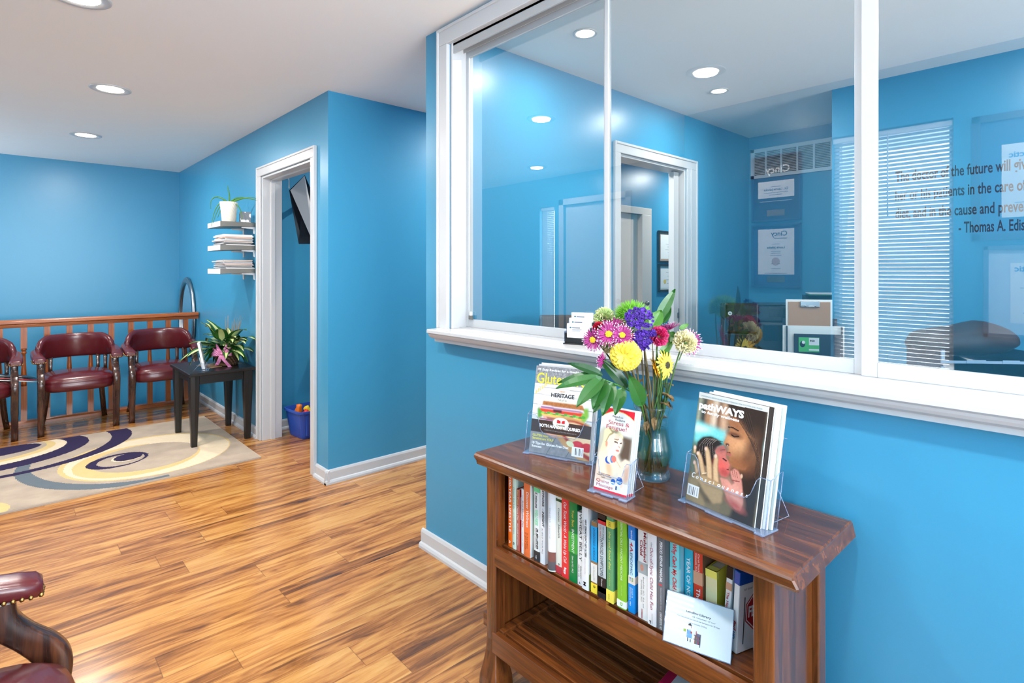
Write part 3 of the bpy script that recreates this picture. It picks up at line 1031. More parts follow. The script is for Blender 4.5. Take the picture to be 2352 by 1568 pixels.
# acrylic stand with a white leaflet on the side table
def acrylic(name, label, loc, rz, w, hb, hf, dp, lean, cut, lip=True):
    """leaflet holder: x across, -y to the viewer. hb back height, hf pocket height, dp pocket depth"""
    t = T(name, label, 'leaflet holder', loc, rz)
    ca, sa = math.cos(lean), math.sin(lean)
    P = lambda x, y, z: (x, y * 1.0 + (z * sa), .004 + z * ca)
    h = w / 2
    th = .0022
    m = MB()
    m.add([P(-h, dp, 0), P(h, dp, 0), P(h, dp, hb), P(-h, dp, hb)], [(0, 1, 2, 3)])
    m.build('back_panel', ACRYL, t)
    o = [(-h, 0, 0), (h, 0, 0), (h, 0, hf), (h - cut * .55, 0, hf), (h - cut * .75, 0, hf * .92), (h - cut, 0, hf * .62), (h - cut * 1.3, 0, hf * .52), (-h + cut * 1.3, 0, hf * .52), (-h + cut, 0, hf * .62), (-h + cut * .75, 0, hf * .92), (-h + cut * .55, 0, hf), (-h, 0, hf)]
    n = len(o)
    m = MB().add([P(*p) for p in o], [(0, 1, 6, 7), (1, 2, 3, 4, 5, 6), (0, 7, 8, 9, 10, 11)])
    m.build('front_pocket', ACRYL, t)
    for s in (-1, 1):
        m = MB().add([P(h * s, 0, 0), P(h * s, dp, 0), P(h * s, dp, hf * 1.12), P(h * s, 0, hf)], [(0, 1, 2, 3)])
        m.build('side_panel', ACRYL, t)
    m = MB()
    for i in range(2, n):
        m.tube([P(*o[i]), P(*o[(i + 1) % n])] if i < n - 1 else [P(*o[n - 1]), P(*o[0])], .0011, 6)
    m.tube([P(h, 0, 0), P(h, 0, hf)], .0013, 6)
    for s in (-1, 1):
        m.tube([P(h * s, 0, hf), P(h * s, dp, hf * 1.12)], .0011, 6)
        m.tube([P(h * s, dp, 0), P(h * s, dp, hf * 1.1)], .0010, 6)
    m.tube([P(-h, dp, hb), P(h, dp, hb)], .0009, 6)
    m.build('polished_edge', ACEDGE, t)
    m = MB()
    m.box(-h - .002, -.004, .0004, h + .002, dp + .004, .0044)
    for s in (-1, 1):
        m.box(s * h - .02 * (s > 0) - .002 * (s < 0), -.011, .0004, s * h + .02 * (s < 0) + .002 * (s > 0), -.004, .0044)
    m.box(-w * .16, -.009, .0004, w * .16, -.004, .0044)
    m.build('base', ACEDGE, t, .001)
    # rear prop: wire-thin outline of the folded acrylic foot
    bx = h * .78
    m = MB()
    zt = hb * .55
    q = P(0, dp, zt)
    m.add([(-bx, q[1] + .001, q[2]), (bx, q[1] + .001, q[2]), (bx, q[1] + dp * 1.3 + .01, .002), (-bx, q[1] + dp * 1.3 + .01, .002)], [(0, 1, 2, 3)], 0)
    for s in (-1, 1):
        m.tube([(bx * s, q[1] + .001, q[2]), (bx * s, q[1] + dp * 1.3 + .01, .003), (bx * s, P(0, dp, 0)[1], .003)], .0010, 6, 1)
    m.build('rear_prop', [ACRYL, ACEDGE], t)
    return t, P


t, P = acrylic('leaflet_holder', 'clear acrylic leaflet holder on the black side table beside the basket', (1.165, 4.70, .5665), 1.25, .115, .10, .05, .03, .22, .03)
tag(MB().ext([(-.008, 0), (.008, 0), (.046, .20), (.030, .20)], 'x', -.05, .05).build('white_leaflet', PAPER, None, 0, 2, (1.157, 4.75, .574), 1.25), 'plain white leaflet standing in the holder on the black table', 'leaflet')

# ------------------------------------------------------------------ wall shelves with plant and magazines
random.seed(8)
SY0, SY1, SX = 4.648, 4.99, 1.24


def shelf(z, label):
    t = T('wall_shelf', label, 'shelf', (1.5, (SY0 + SY1) / 2, z), 0, 'steel fronted wall shelves beside the doorway')
    d = 1.5 - SX; h = (SY1 - SY0) / 2
    m = MB().ext([(-d, 0), (0, 0), (0, -.03), (-d, -.042)], 'y', -h, h)
    m.build('board', STEEL, t, .002)
    MB().box(-d - .003, -h, -.040, -d, h, .0).build('front_trim', WHITEP, t, .001)
    for b in (-h + .02, h - .06):
        MB().ext([(-.001, -.030), (-.10, -.036), (-.10, -.044), (-.012, -.050), (-.010, -.085), (-.001, -.09)], 'y', b, b + .012).build('bracket', WHITEP, t)


shelf(1.703, 'topmost of three steel wall shelves, carrying the potted plant')
shelf(1.520, 'middle of three steel wall shelves, with the taller magazine stack')
shelf(1.337, 'lowest of three steel wall shelves, with the shorter magazine stack')
MAGC = [(226, 222, 218), (205, 198, 196), (60, 58, 66), (214, 204, 192), (170, 120, 112), (236, 234, 230), (150, 160, 172), (222, 214, 206), (196, 150, 120), (240, 238, 236)]
for z0, n, lb, gp in ((1.7203 - .2, 11, 'magazine in the stack on the middle wall shelf', 'magazines on the middle wall shelf'), (1.3373, 9, 'magazine in the stack on the lowest wall shelf', 'magazines on the lowest wall shelf')):
    z = z0
    for i in range(n):
        h = rv(.005, .011)
        o = MB().box(-.105, -.135, 0, .105, .135, h, 0).box(-.1055, -.1355, h * .35, .1055, .1355, h * .55, 1).build('magazine', [mat('mag_edge_%d' % i, MAGC[i % 10], .4), mat('mag_leaf', (230, 226, 220), .7)], None, 0, 2, (1.375 + rv(-.012, .012), 4.80 + rv(-.012, .012), z), rv(-.07, .07))
        tag(o, lb, 'magazine', gp)
        z += h + .0004
pc = Vector((1.325, 4.735, 1.7035))
t = T('potted_aloe', 'spidery succulent in a cream ribbed pot on the topmost wall shelf', 'plant', pc)
cream = mat('cream_ceramic', (232, 224, 208), .35)
t_ = NT(cream); tc = t_.n('TexCoord'); wv = t_.n('TexWave', i_Scale=26.0); wv.bands_direction = 'DIAGONAL'; t_.l(tc.outputs['Object'], wv.inputs[0]); t_.bump(wv.outputs['Fac'], .5, .003)
MB().lathe([(.001, 0), (.048, 0), (.050, .004), (.058, .09), (.066, .155), (.064, .157), (.058, .15), (.001, .14)], 36, cap=False).build('pot', cream, t)
MB().lathe([(.001, .1415), (.0585, .1415)], 24, cap=False).build('potting_soil', mat('soil', (50, 38, 28), .9), t)
m = MB()
for px in ([(505, 445), (478, 446), (484, 480)], [(512, 452), (490, 470), (486, 520)], [(520, 455), (500, 470), (490, 512)], [(530, 450), (523, 430), (522, 426)], [(545, 455), (565, 449), (600, 464)], [(552, 455), (575, 450), (590, 456)],
           [(545, 462), (556, 480), (556, 505)], [(540, 452), (552, 449), (582, 459)], [(518, 462), (507, 478), (500, 500)]):
    c = [Vector((0, 0, .145))] + [at(u, v, 4.37) - pc for u, v in px]
    pts = []
    for i in range(13):
        k = i / 12
        a, b = c[0].lerp(c[1], k), c[1].lerp(c[2], k)
        e2 = c[2].lerp(c[3], k)
        pts.append(a.lerp(b, k).lerp(b.lerp(e2, k), k))
    m.tube(pts, [.0055 * (1 - i / 13) + .0012 for i in range(13)], 6)
m.build('leaves', LEAFM, t)
t = T('patterned_box', 'small grey and white patterned box behind the pot on the topmost shelf', 'box', (1.435, 4.70, 1.7035))
gm = mat('damask', (120, 124, 130), .6)
t_ = NT(gm); tc = t_.n('TexCoord'); vo = t_.n('TexVoronoi', i_Scale=34.0); t_.l(tc.outputs['Object'], vo.inputs['Vector']); t_.l(t_.ramp(vo.outputs['Distance'], [(.42, 'f0f0f0'), (.46, '7d8288')]), t_.b.inputs['Base Color'])
MB().box(-.035, -.03, 0, .035, .03, .085).build('box_body', gm, t, .002)

# ------------------------------------------------------------------ playroom seen through the doorway
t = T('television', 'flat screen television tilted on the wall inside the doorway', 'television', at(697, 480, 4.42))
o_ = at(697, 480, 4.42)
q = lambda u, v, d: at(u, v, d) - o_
A, B_, C_, D_ = q(663, 438, 4.38), q(716, 555, 4.30), q(760, 552, 4.44), q(686, 560, 4.36)
m = MB().loft([[q(664, 437, 4.40), q(700, 402, 4.52), q(770, 560, 4.5), q(686, 560, 4.38)], [q(664, 437, 4.44), q(700, 402, 4.56), q(770, 560, 4.54), q(686, 560, 4.42)]], 0, False)
m.build('screen', mat('screen_glass', (16, 24, 34), .12), t)
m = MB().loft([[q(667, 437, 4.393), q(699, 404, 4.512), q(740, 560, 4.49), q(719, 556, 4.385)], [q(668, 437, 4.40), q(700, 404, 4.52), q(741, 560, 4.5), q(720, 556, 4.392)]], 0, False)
m.build('screen_glare', mat('tv_glare_grey', (150, 152, 156), .3), t)  # light grey plate over the screen, its glare put in as colour
MB().tube([q(664, 432, 4.45), q(664, 415, 4.5), q(660, 402, 4.52), q(660, 380, 4.55)], .005, 6).build('cable', WHITEP, t)
MB().tube([q(690, 480, 4.55), q(695, 470, 4.72)], .02, 8).build('wall_arm', BLACKP, t)
tag(MB().box(-.12, -.10, -.018, .12, 0, 0).build('playroom_ledge', WHITEP, None, .003, 2, (2.10, 4.709, .615)), 'small white ledge on the playroom wall inside the doorway', 'shelf')
tb = Vector((1.865, 4.44, 0))
t = T('toy_bin', 'blue plastic storage bin full of toys on the playroom floor', 'storage bin', tb, .1)
BINB = mat('bin_blue', (44, 82, 178), .35)
m = MB().loft([sq((0, 0, z), EX, EY, a, b, 24, 7) for z, a, b in ((.002, .135, .115), (.02, .14, .12), (.20, .165, .14), (.205, .178, .153), (.222, .178, .153), (.222, .168, .143), (.04, .135, .115))], 0, False, False)
m.add(sq((0, 0, .03), EX, EY, .14, .12, 24, 7), [tuple(range(24))])
m.build('tub', BINB, t)
m = MB()
for x in (-.11, -.06, .06, .11):
    m.box(x - .008, -.142, .03, x + .008, -.128, .19)
m.build('ribs', BINB, t)
random.seed(2)
for nm, c, i in (('red', (214, 40, 36), 0), ('yellow', (240, 200, 40), 1), ('green', (40, 160, 60), 2), ('orange', (236, 120, 30), 3), ('dark brown', (70, 40, 24), 4), ('lime', (170, 210, 50), 5)):
    x, y = -.11 + (i % 3) * .07, -.075 + (i // 3) * .075
    o = MB().loft([sq((0, 0, z), EX, EY, r, r, 12, 4) for z, r in ((0, .022), (.03, .026), (.055, .018), (.075, .02), (.08, .008))]).build('toy_figure', mat('toy_' + nm, c, .4), None, 0, 2, (tb.x + x, tb.y + y, .155 + .02 * (i % 2)))
    o.rotation_euler = (rv(-.5, .5), rv(-.5, .5), rv(0, 3))
    tag(o, nm + ' plastic toy in the blue bin inside the doorway', 'toy')
tag(MB().box(-.13, -.095, -.155, .13, .095, 0).build('toy_pile', mat('toy_mixed', (150, 60, 40), .5), None, .01, 2, (tb.x, tb.y, .165), .1), 'jumble of mixed toys filling the lower part of the blue bin', 'toys', None, 'stuff')

# magazines tucked beside the left chair
for i, (c, lb) in enumerate((((30, 30, 34), 'black covered magazine fanned beside the left chair seat'), ((190, 40, 44), 'red striped magazine fanned beside the left chair seat'), ((228, 226, 224), 'pale magazine lowest of those fanned beside the left chair seat'))):
    o = MB().box(-.14, -.1, 0, .14, .1, .006, 0).box(-.138, -.098, .006, .05, -.06, .0064, 1).build('magazine', [mat('fan_mag_%d' % i, c, .3), PAPER], None, 0, 2, (.06, 6.02 - .03 * i, .475 - .013 * i), .2)
    o.rotation_euler = (0, .22, .25 + .1 * i)
    tag(o, lb, 'magazine')
# ------------------------------------------------------------------ bookcase under the window
BX0, BX1, BY0, BY1, BT = 1.15, 1.445, .47, 1.375, .738
t = T('bookcase', 'dark stained wooden bookcase with thick top under the reception window', 'bookcase', (1.30, .92, 0))
W = lambda x, y, z: (x - 1.30, y - .92, z)


def wb(m, x0, y0, z0, x1, y1, z1):
    return m.box(x0 - 1.30, y0 - .92, z0, x1 - 1.30, y1 - .92, z1)


m = MB()
o2 = [(1.121, .705), (1.1185, .711), (1.1175, .7255), (1.119, .731), (1.124, .7355), (1.131, .738), (1.455, .738), (1.468, .7355), (1.475, .730), (1.478, .722), (1.470, .703), (1.126, .703)]
secs = []
for y, ins in ((.421, .006), (.424, 0), (.435, 0), (1.385, 0), (1.398, 0), (1.404, .006)):
    secs.append([Vector((x - 1.30 + (ins if x < 1.2 else (-ins if x > 1.44 else 0)), y - .92 + (-.008 if (z < .712 and y < .43) else (-.02 if (z < .712 and y > 1.39) else 0)), z - (ins * .6 if z > .73 else 0))) for x, z in o2])
m.loft(secs, 0, False)
m.build('top_board', WOOD_Y, t)
for a in (BX0, BX1 - .045):
    for b in (BY0, BY1 - .045):
        c = (a + .0225 - 1.30, b + .0225 - .92)
        MB().loft([sq((c[0], c[1], z), EX, EY, r, r, 16, 9) for z, r in ((0, .042), (.03, .040), (.07, .031), (.11, .0245), (.15, .0225), (.703, .0225))], smooth=False).build('leg', WOOD_Z, t, .002)
for b in (BY0 + .016, BY1 - .03):
    m = wb(MB(), BX0 + .045, b, .15, BX1 - .045, b + .014, .703)
    m.build('side_panel', WOOD_Z, t)
    wb(MB(), BX0 + .045, b - .006, .66, BX1 - .045, b + .02, .703).build('side_rail', WOOD_Y, t, .002)
wb(MB(), BX1 - .03, BY0 + .045, .10, BX1 - .02, BY1 - .045, .703).build('back_panel', WOOD_Y, t)
# book shelf: front rail, a slotted strip, then the shelf board
m = wb(MB(), 1.150, BY0 + .04, .388, 1.168, BY1 - .04, .449)
wb(m, 1.168, BY0 + .03, .430, 1.180, .52, .449); wb(m, 1.168, .905, .430, 1.180, .935, .449); wb(m, 1.168, 1.335, .430, 1.180, BY1 - .03, .449)
wb(m, 1.180, BY0 + .03, .430, 1.415, BY1 - .03, .449)
m.build('book_shelf', WOOD_Y, t, .0015)
m = wb(MB(), 1.145, BY0 + .04, .114, 1.167, BY1 - .035, .178)
wb(m, 1.167, 1.31, .15, 1.425, BY1 - .035, .182); wb(m, 1.167, BY0 + .035, .15, 1.425, .53, .182); wb(m, 1.2, .89, .145, 1.425, .93, .170)
m.build('lower_shelf_frame', WOOD_Y, t, .002)
m = MB()
for i in range(7):
    x = 1.178 + i * .036
    wb(m, x, BY0 + .04, .158, x + .026, BY1 - .04, .174)
m.build('lower_shelf_slats', WOOD_Y, t, .002)
m = wb(MB(), 1.17, 1.37, .16, 1.215, 1.412, .202); wb(m, 1.20, 1.37, .13, 1.235, 1.402, .165)
wb(m, 1.155, BY1 - .046, .47, 1.16, BY1 - .0455, .475)
m.build('tenon_stretcher', WOOD_Y, t, .002)

# ------------------------------------------------------------------ books
SHZ = .4495


def book(label, X, y0, y1, top, spine, cover, bands=(), txt=(), depth=.15, hard=False, side=None):
    """spine faces -x, between y1 (right) and y0 (left). bands and lettering run from z = .664 (0) to the shelf (1)"""
    wd = y0 - y1
    zf = lambda f: .664 - f * (.664 - SHZ) - SHZ
    hgt = top - SHZ
    ms = [mat('cv_%02x%02x%02x' % cover, cover, .3), mat('sp_%02x%02x%02x' % spine, spine, .3)]
    m = MB()
    c = .0012
    n = 9
    front = []
    bul = .35 * wd if hard else .0012
    arc = [(-bul * math.sin(math.pi * k / n), -wd / 2 + wd * k / n) for k in range(n + 1)]
    inner = [(x + c, y * .92) for x, y in arc][::-1]
    m.ext([(depth, -wd / 2)] + arc[:1] + arc[1:-1] + arc[-1:] + [(depth, wd / 2), (depth, wd / 2 - c)] + [(c * 2, wd / 2 - c), (c * 2, -wd / 2 + c)] + [(depth, -wd / 2 + c)], 'z', 0, hgt, 0)
    o = m.build('book', ms, None, 0, 2, (X, (y0 + y1) / 2, SHZ))
    o.data.polygons.foreach_set('material_index', [1 if (abs(p.normal.z) < .2 and p.normal.x < -.3) else 0 for p in o.data.polygons])
    tag(o, label, 'book', 'books on the upper shelf of the bookcase')
    MB().box(c * 2.5, -wd / 2 + c, .002, depth - .003, wd / 2 - c, hgt - .003).build('page_block', PAGES, o)
    m = MB(); mats = []
    def slot(cc):
        mm = mat('ink_%02x%02x%02x' % cc, cc, .35)
        if mm not in mats: mats.append(mm)
        return mats.index(mm)
    e = bul if hard else .0012
    for f0, f1, cc in bands:
        if hard:
            a = [(x - .0003, y) for x, y in arc]
            m.loft([[(x, y, zf(f0)) for x, y in a], [(x, y, min(hgt, zf(f1))) for x, y in a]], slot(cc), True, False, None, False)
        else:
            zz0, zz1 = max(zf(f1), .0004), min(hgt, zf(f0))
            m.box(-.0016, -wd / 2 - .0002, zz0, .02, wd / 2 + .0002, zz1, slot(cc))
    for tx in txt:
        s_, f0, f1, c0, c1, cc = tx[:6]
        sh = tx[6] if len(tx) > 6 else 0
        bold = tx[7] if len(tx) > 7 else 0.0
        x = -e - .0006
        FXs = frame((x, wd / 2 - c1 * wd + (c1 - c0) * wd, zf(f0)), (0, 0, -1), (0, -1, 0), (-1, 0, 0))
        # lettering reads downwards, letter tops to the right
        m.text(s_, FXs, w=(f1 - f0) * (.664 - SHZ), h=(c1 - c0) * wd, mi=slot(cc), shear=sh, bold=bold)
    if m.f: m.build('spine_print', mats, o)
    if side:
        ms2 = [mat('side_%02x%02x%02x' % k[4], k[4], .3) for k in side]
        m = MB()
        for i, k in enumerate(side):
            zz0, zz1 = max(zf(k[1]), .001), min(hgt, zf(k[0]))
            m.add([(k[2] * depth, -wd / 2 - .0004 - i * .0001, zz0), (k[3] * depth, -wd / 2 - .0004 - i * .0001, zz0), (k[3] * depth, -wd / 2 - .0004 - i * .0001, zz1), (k[2] * depth, -wd / 2 - .0004 - i * .0001, zz1)], [(0, 1, 2, 3)], i)
        m.build('cover_print', ms2, o)
    return o


Wt, Bk = (240, 240, 240), (24, 24, 26)
book('orange book at the left end of the row reading 100-YEAR LIFESTYLE', 1.187, 1.309, 1.2915, .690, (240, 106, 24), (240, 106, 24), txt=[('100-YEAR LIFESTYLE', -.02, .78, .3, .85, Wt, 0, .02), ('A', .90, .95, .3, .7, Wt, 0, .03)])
book('pale green thin book reading Green for Life', 1.187, 1.290, 1.2735, .688, (206, 226, 212), (206, 226, 212), txt=[('Green for Life', .1, .42, .3, .7, (110, 160, 130)), ('VICTORIA BOUTENKO', .46, .78, .35, .6, (120, 140, 130)), ('6', .90, .94, .3, .75, Bk)])
book('short rose brown book reading Fast Track Detox Diet', 1.188, 1.272, 1.2575, .640, (172, 96, 86), (186, 30, 26), txt=[('Fast Track', .12, .34, .25, .75, (232, 200, 120)), ('Detox Diet', .36, .56, .25, .75, (240, 225, 215)), ('ANN LOUISE GITTLEMAN', .60, .92, .35, .65, Wt)], side=[(0, .22, .02, .98, (190, 24, 24)), (.22, .55, .02, .98, (236, 236, 238))])
book('thin white book reading The Acid-Alkaline Diet', 1.187, 1.249, 1.235, .648, (238, 238, 240), (232, 232, 234), txt=[('The', .16, .22, .3, .6, (150, 150, 160)), ('Acid-Alkaline Diet', .23, .62, .25, .78, (152, 24, 84), .2), ('CHRISTOPHER VASEY', .66, .9, .4, .6, (150, 150, 160))])
book('orange book reading Discover Wellness', 1.183, 1.234, 1.2065, .684, (236, 116, 62), (236, 236, 232), txt=[('Discover Wellness', .08, .58, .45, .85, Wt), ('Dr. Bob Hoffman', .66, .88, .5, .68, (90, 30, 20)), ('Dr. Jason A. Deitch', .66, .9, .22, .38, (90, 30, 20))], side=[(.12, .7, .1, .95, (24, 170, 82)), (.3, .42, .75, .95, (20, 30, 24))])
book('white book with a black foot reading minute WELLNESS', 1.187, 1.193, 1.1705, .686, (230, 233, 232), (226, 228, 228), bands=[(.86, 1.0, (52, 52, 54)), (-.1, .035, (110, 214, 150))], txt=[('5 minute', .04, .26, .28, .68, Bk, 0, .02), ('WELLNESS', .28, .50, .22, .8, (128, 222, 164), 0, .02), ('DR. BEN LERNER', .54, .83, .45, .82, Bk, 0, .03), ('WITH DR. GREG LOMAN', .54, .82, .18, .34, Bk), ('w', .92, .97, .3, .7, Wt)])
book('white book reading STROKE of INSIGHT', 1.188, 1.169, 1.149, .690, (234, 235, 238), (224, 226, 230), txt=[('STROKE', -.02, .20, .5, .9, Bk, 0, .03), ('of', .23, .26, .5, .8, (120, 160, 170)), ('INSIGHT', .27, .48, .5, .9, Bk, 0, .03), ('JILL BOLTE TAYLOR, PH.D.', .50, .86, .4, .7, (110, 114, 120), .25)])
book('round backed white book with a brown and grey lower spine', 1.185, 1.134, 1.102, .686, (226, 229, 233), (222, 226, 230), bands=[(.74, .87, (128, 82, 74)), (.87, .985, (92, 88, 92)), (.985, 1.0, (206, 222, 214))], txt=[('One of Us', .14, .34, .52, .70, (168, 174, 182)), ('a journal', .38, .56, .54, .68, (178, 184, 190))], hard=True)
book('white spined book with dark red and blue cover reading Creation Health', 1.185, 1.101, 1.0775, .684, (226, 228, 216), (70, 34, 60), bands=[(.0, .035, (40, 80, 40)), (.90, 1.0, (190, 60, 70))], txt=[('Creation', .12, .30, .35, .7, (44, 50, 58), .2), ('Health', .34, .52, .35, .7, (44, 50, 58), .2), ('6', .86, .89, .4, .7, Bk)], side=[(.05, .5, .05, .9, (120, 26, 44)), (.5, .95, .05, .9, (44, 60, 130))])
book('bright red book reading Our Toxic World - A Wake Up Call', 1.182, 1.0765, 1.050, .680, (226, 54, 56), (206, 40, 44), txt=[('Our Toxic World - A Wake Up Call', .0, .80, .35, .75, Wt, .2), ('Rapp', .86, .95, .4, .72, Wt, .1, .03)])
book('green book reading Your Best INVESTMENT', 1.182, 1.049, 1.020, .676, (16, 122, 62), (10, 96, 50), bands=[(.36, .62, (60, 160, 62))], txt=[('Your Best', .06, .28, .42, .72, (228, 206, 90)), ('INVESTMENT', .31, .62, .4, .72, Wt, .1), ('Edwin Lee M.D., FACE', .66, .88, .42, .62, Wt, .2)])
book('white book reading WHEAT BELLY', 1.184, 1.019, .9995, .651, (232, 232, 230), (226, 226, 224), txt=[('WHEAT BELLY', .07, .68, .4, .88, Bk, 0, 0), ('WILLIAM', .74, .90, .55, .8, (80, 80, 80)), ('DAVIS, MD', .74, .9, .2, .42, (80, 80, 80)), ('4', .95, .98, .3, .6, Bk)])
book('white book reading WHY ZEBRAS DON\'T GET ULCERS', 1.178, .998, .976, .676, (228, 229, 231), (214, 216, 218), txt=[('WHY ZEBRAS DON\'T GET ULCERS', .10, .58, .52, .80, Bk, 0, .03), ('ROBERT M. SAPOLSKY', .12, .5, .18, .32, (90, 90, 94)), ('THIRD EDITION OF THE GUIDE TO STRESS', .6, .8, .5, .62, (170, 120, 110)), ('M', .9, .95, .3, .7, Bk, 0, .04)], side=[(.8, 1.0, .02, .9, (112, 136, 62))])
book('short colourful book reading OVERDOSED AMERICA', 1.183, .969, .949, .641, (150, 110, 70), (216, 208, 190), bands=[(.16, .60, (0, 158, 222)), (.63, .86, (222, 220, 214)), (.88, 1.0, (246, 216, 62))], txt=[('OVERDOSED AMERICA', .18, .58, .35, .72, (16, 40, 60)), ('John Abramson, M.D.', .66, .84, .45, .62, (70, 70, 70)), ('O', .90, .93, .4, .75, Bk, 0, .05)])
book('grey and black book reading THYROID SYMPTOMS', 1.180, .943, .9175, .672, (186, 196, 200), (60, 26, 28), bands=[(-.1, .04, (34, 30, 32)), (.02, .085, (206, 42, 50)), (.74, 1.0, (38, 36, 38)), (.86, .93, (226, 50, 56))], txt=[('WHY DO I', .1, .26, .6, .82, (60, 66, 70)), ('STILL HAVE', .1, .24, .25, .46, (190, 60, 60)), ('THYROID SYMPTOMS?', .24, .74, .3, .72, (50, 54, 60)), ('Kharrazian', .76, .85, .45, .62, Wt)])
book('green and yellow book reading the real food diet COOKBOOK', 1.180, .915, .893, .678, (94, 152, 104), (70, 130, 96), bands=[(.85, 1.0, (242, 220, 88)), (.0, .085, (232, 206, 74))], txt=[('the real food diet', .13, .60, .35, .72, (226, 222, 110), .15), ('COOKBOOK', .64, .80, .4, .6, (190, 200, 110)), ('AXE', .01, .07, .3, .7, (60, 60, 30)), ('BOOK', .9, .97, .3, .5, (150, 130, 40))], side=[(.05, .4, .2, .9, (226, 206, 80)), (.4, .85, .1, .9, (84, 150, 110)), (.85, 1.0, .02, .9, (242, 220, 88))])
book('lime green book reading ESSENTIAL OILS ANCIENT MEDICINE', 1.181, .881, .8545, .686, (128, 184, 50), (130, 186, 54), bands=[(.905, .985, (238, 240, 234))], txt=[('ESSENTIAL OILS | ANCIENT MEDICINE', -.06, .66, .42, .66, (226, 240, 200)), ('DR. JOSH AXE', .72, .84, .5, .6, (190, 216, 140)), ('D', .925, .965, .4, .65, (128, 184, 50), 0, .04)])
book('blue and white book reading 4A EPIDEMIC', 1.186, .849, .8305, .682, (186, 220, 238), (0, 122, 206), bands=[(-.1, .13, (22, 120, 204)), (.66, 1.0, (12, 134, 214)), (.57, .66, (222, 210, 196))], txt=[('Answers for the', .02, .12, .4, .72, Wt, .2), ('4A', .16, .28, .25, .8, (196, 50, 62), .1, .01), ('EPIDEMIC', .29, .55, .3, .7, (24, 50, 84)), ('Joseph A.', .70, .82, .55, .76, Wt, .2), ('Cannizzaro, MD', .70, .92, .22, .42, Wt, .2), ('E', .585, .63, .2, .45, (40, 120, 190)), ('B', .585, .63, .55, .8, (60, 150, 80))], side=[(.33, .47, .1, .95, (20, 50, 170))])
book('thick white book reading The Mislabeled Child with a child photo', 1.184, .819, .789, .678, (226, 225, 222), (216, 214, 212), bands=[(.34, .47, (150, 158, 160))], txt=[('Mislabeled', -.02, .32, .58, .84, (150, 24, 40), 0, .02), ('Child', .08, .26, .24, .5, (150, 24, 40), 0, .02), ('Brock Eide, M.D., M.A., and', .5, .86, .5, .64, (100, 100, 100), .25), ('Fernette Eide, M.D.', .54, .80, .3, .44, (100, 100, 100), .25), ('HYPERION', .88, .99, .36, .46, (170, 30, 44), 0, .04), ('o', .36, .44, .3, .66, (190, 130, 110), 0, .09)], hard=False)
book('white book reading The Out-of-Sync Child Has Fun', 1.180, .788, .7635, .674, (232, 231, 232), (220, 220, 222), txt=[('the', .05, .10, .4, .6, (120, 120, 120)), ('Out-of-Sync Child Has Fun', .11, .82, .32, .7, (146, 24, 52), .12), ('CAROL STOCK KRANOWITZ', .86, .98, .5, .6, (130, 130, 130)), ('P', .95, .985, .25, .42, Bk, 0, .03)])
book('grey book reading PERIOD REPAIR MANUAL', 1.181, .762, .7415, .672, (104, 108, 114), (84, 88, 94), txt=[('PERIOD REPAIR MANUAL', .0, .46, .4, .78, Wt, .1, .02), ('Natural treatment for better', .52, .78, .5, .68, (200, 200, 204)), ('LARA BRIDEN, ND', .80, .99, .4, .75, Wt, .1), ('!', .48, .5, .3, .7, (220, 60, 70), 0, .04)])
book('teal and white thick book reading Why Can\'t My Child', 1.203, .7405, .716, .676, (124, 214, 220), (104, 200, 210), bands=[(.5, 1.0, (206, 230, 222)), (.3, .5, (164, 222, 220))], txt=[('Why Can\'t My Child Behave', .02, .72, .36, .80, (226, 40, 48), .15, .03)], side=[(0, .98, .05, .95, (140, 200, 214)), (.05, .2, .75, .95, (196, 40, 44))])
book('turquoise book reading YEAR OF NO SUGAR', 1.224, .713, .691, .657, (30, 176, 204), (20, 150, 184), txt=[('YEAR OF NO SUGAR', .16, .86, .3, .75, Wt, 0, .02)])
book('red orange book with a woman photo reading The Out', 1.224, .689, .666, .653, (222, 66, 42), (150, 100, 70), bands=[(.28, .42, (214, 160, 130))], txt=[('Carol Stock', .08, .28, .52, .74, Wt), ('Kranowitz, M.A.', .08, .28, .22, .44, Wt), ('The Out-of', .46, .9, .35, .8, Wt, 0, .01)], side=[(.0, .98, .03, .95, (150, 104, 76))])
book('short yellow book reading 365 ENERGY BOOSTERS', 1.232, .662, .634, .617, (242, 230, 176), (236, 216, 60), bands=[(.19, .30, (246, 232, 110))], txt=[], side=[(.2, 1, .05, .95, (230, 210, 70)), (.45, .75, .55, .9, (60, 120, 130))])
# the yellow book carries its title across the spine
bk = [o for o in SCN.objects if o.get('label', '').startswith('short yellow')][0]
m = MB(); FXs = frame((-.0026, .013, 0), (0, -1, 0), (0, 0, 1), (-1, 0, 0))
for i, s_ in enumerate(('365', 'ENERGY', 'BOOSTERS')):
    m.text(s_, FXs, w=(.008, .014, .019)[i], h=.006, x0=.013, y0=.088 - i * .0105, align='C')
m.build('title_print', mat('salmon_ink', (214, 110, 84), .4), bk)


def dvd(label, p, lean, yaw, case, cap, fn):
    t = T('dvd_case', label, 'DVD', p, yaw, 'disc cases at the right end of the upper shelf')
    m = MB().box(0, -.0075, .0, .135, .0075, .19)
    o = m.build('case', case, t, .002)
    o.rotation_euler = (lean, 0, 0)
    fn(o)
    return t


def dv1(o):
    m = MB(); F1 = frame((-.0008, .0045, .13), (0, 0, -1), (0, -1, 0), (-1, 0, 0))
    m.text('The Happiest Baby', F1, w=.085, h=.006, x0=.0, y0=.001, mi=0, bold=.02)
    m.box(-.0006, -.0072, .162, .002, .0072, .19, 1).box(-.0006, -.0072, .135, .002, .0072, .152, 2)
    m.build('spine_print', [mat('ink_red', (190, 40, 50), .4), BLACKP, mat('ink_skin', (214, 160, 130), .5)], o)
    MB().box(.004, -.0081, .004, .131, -.0078, .186).build('cover_print', mat('pale_blue_print', (176, 196, 214), .3), o)


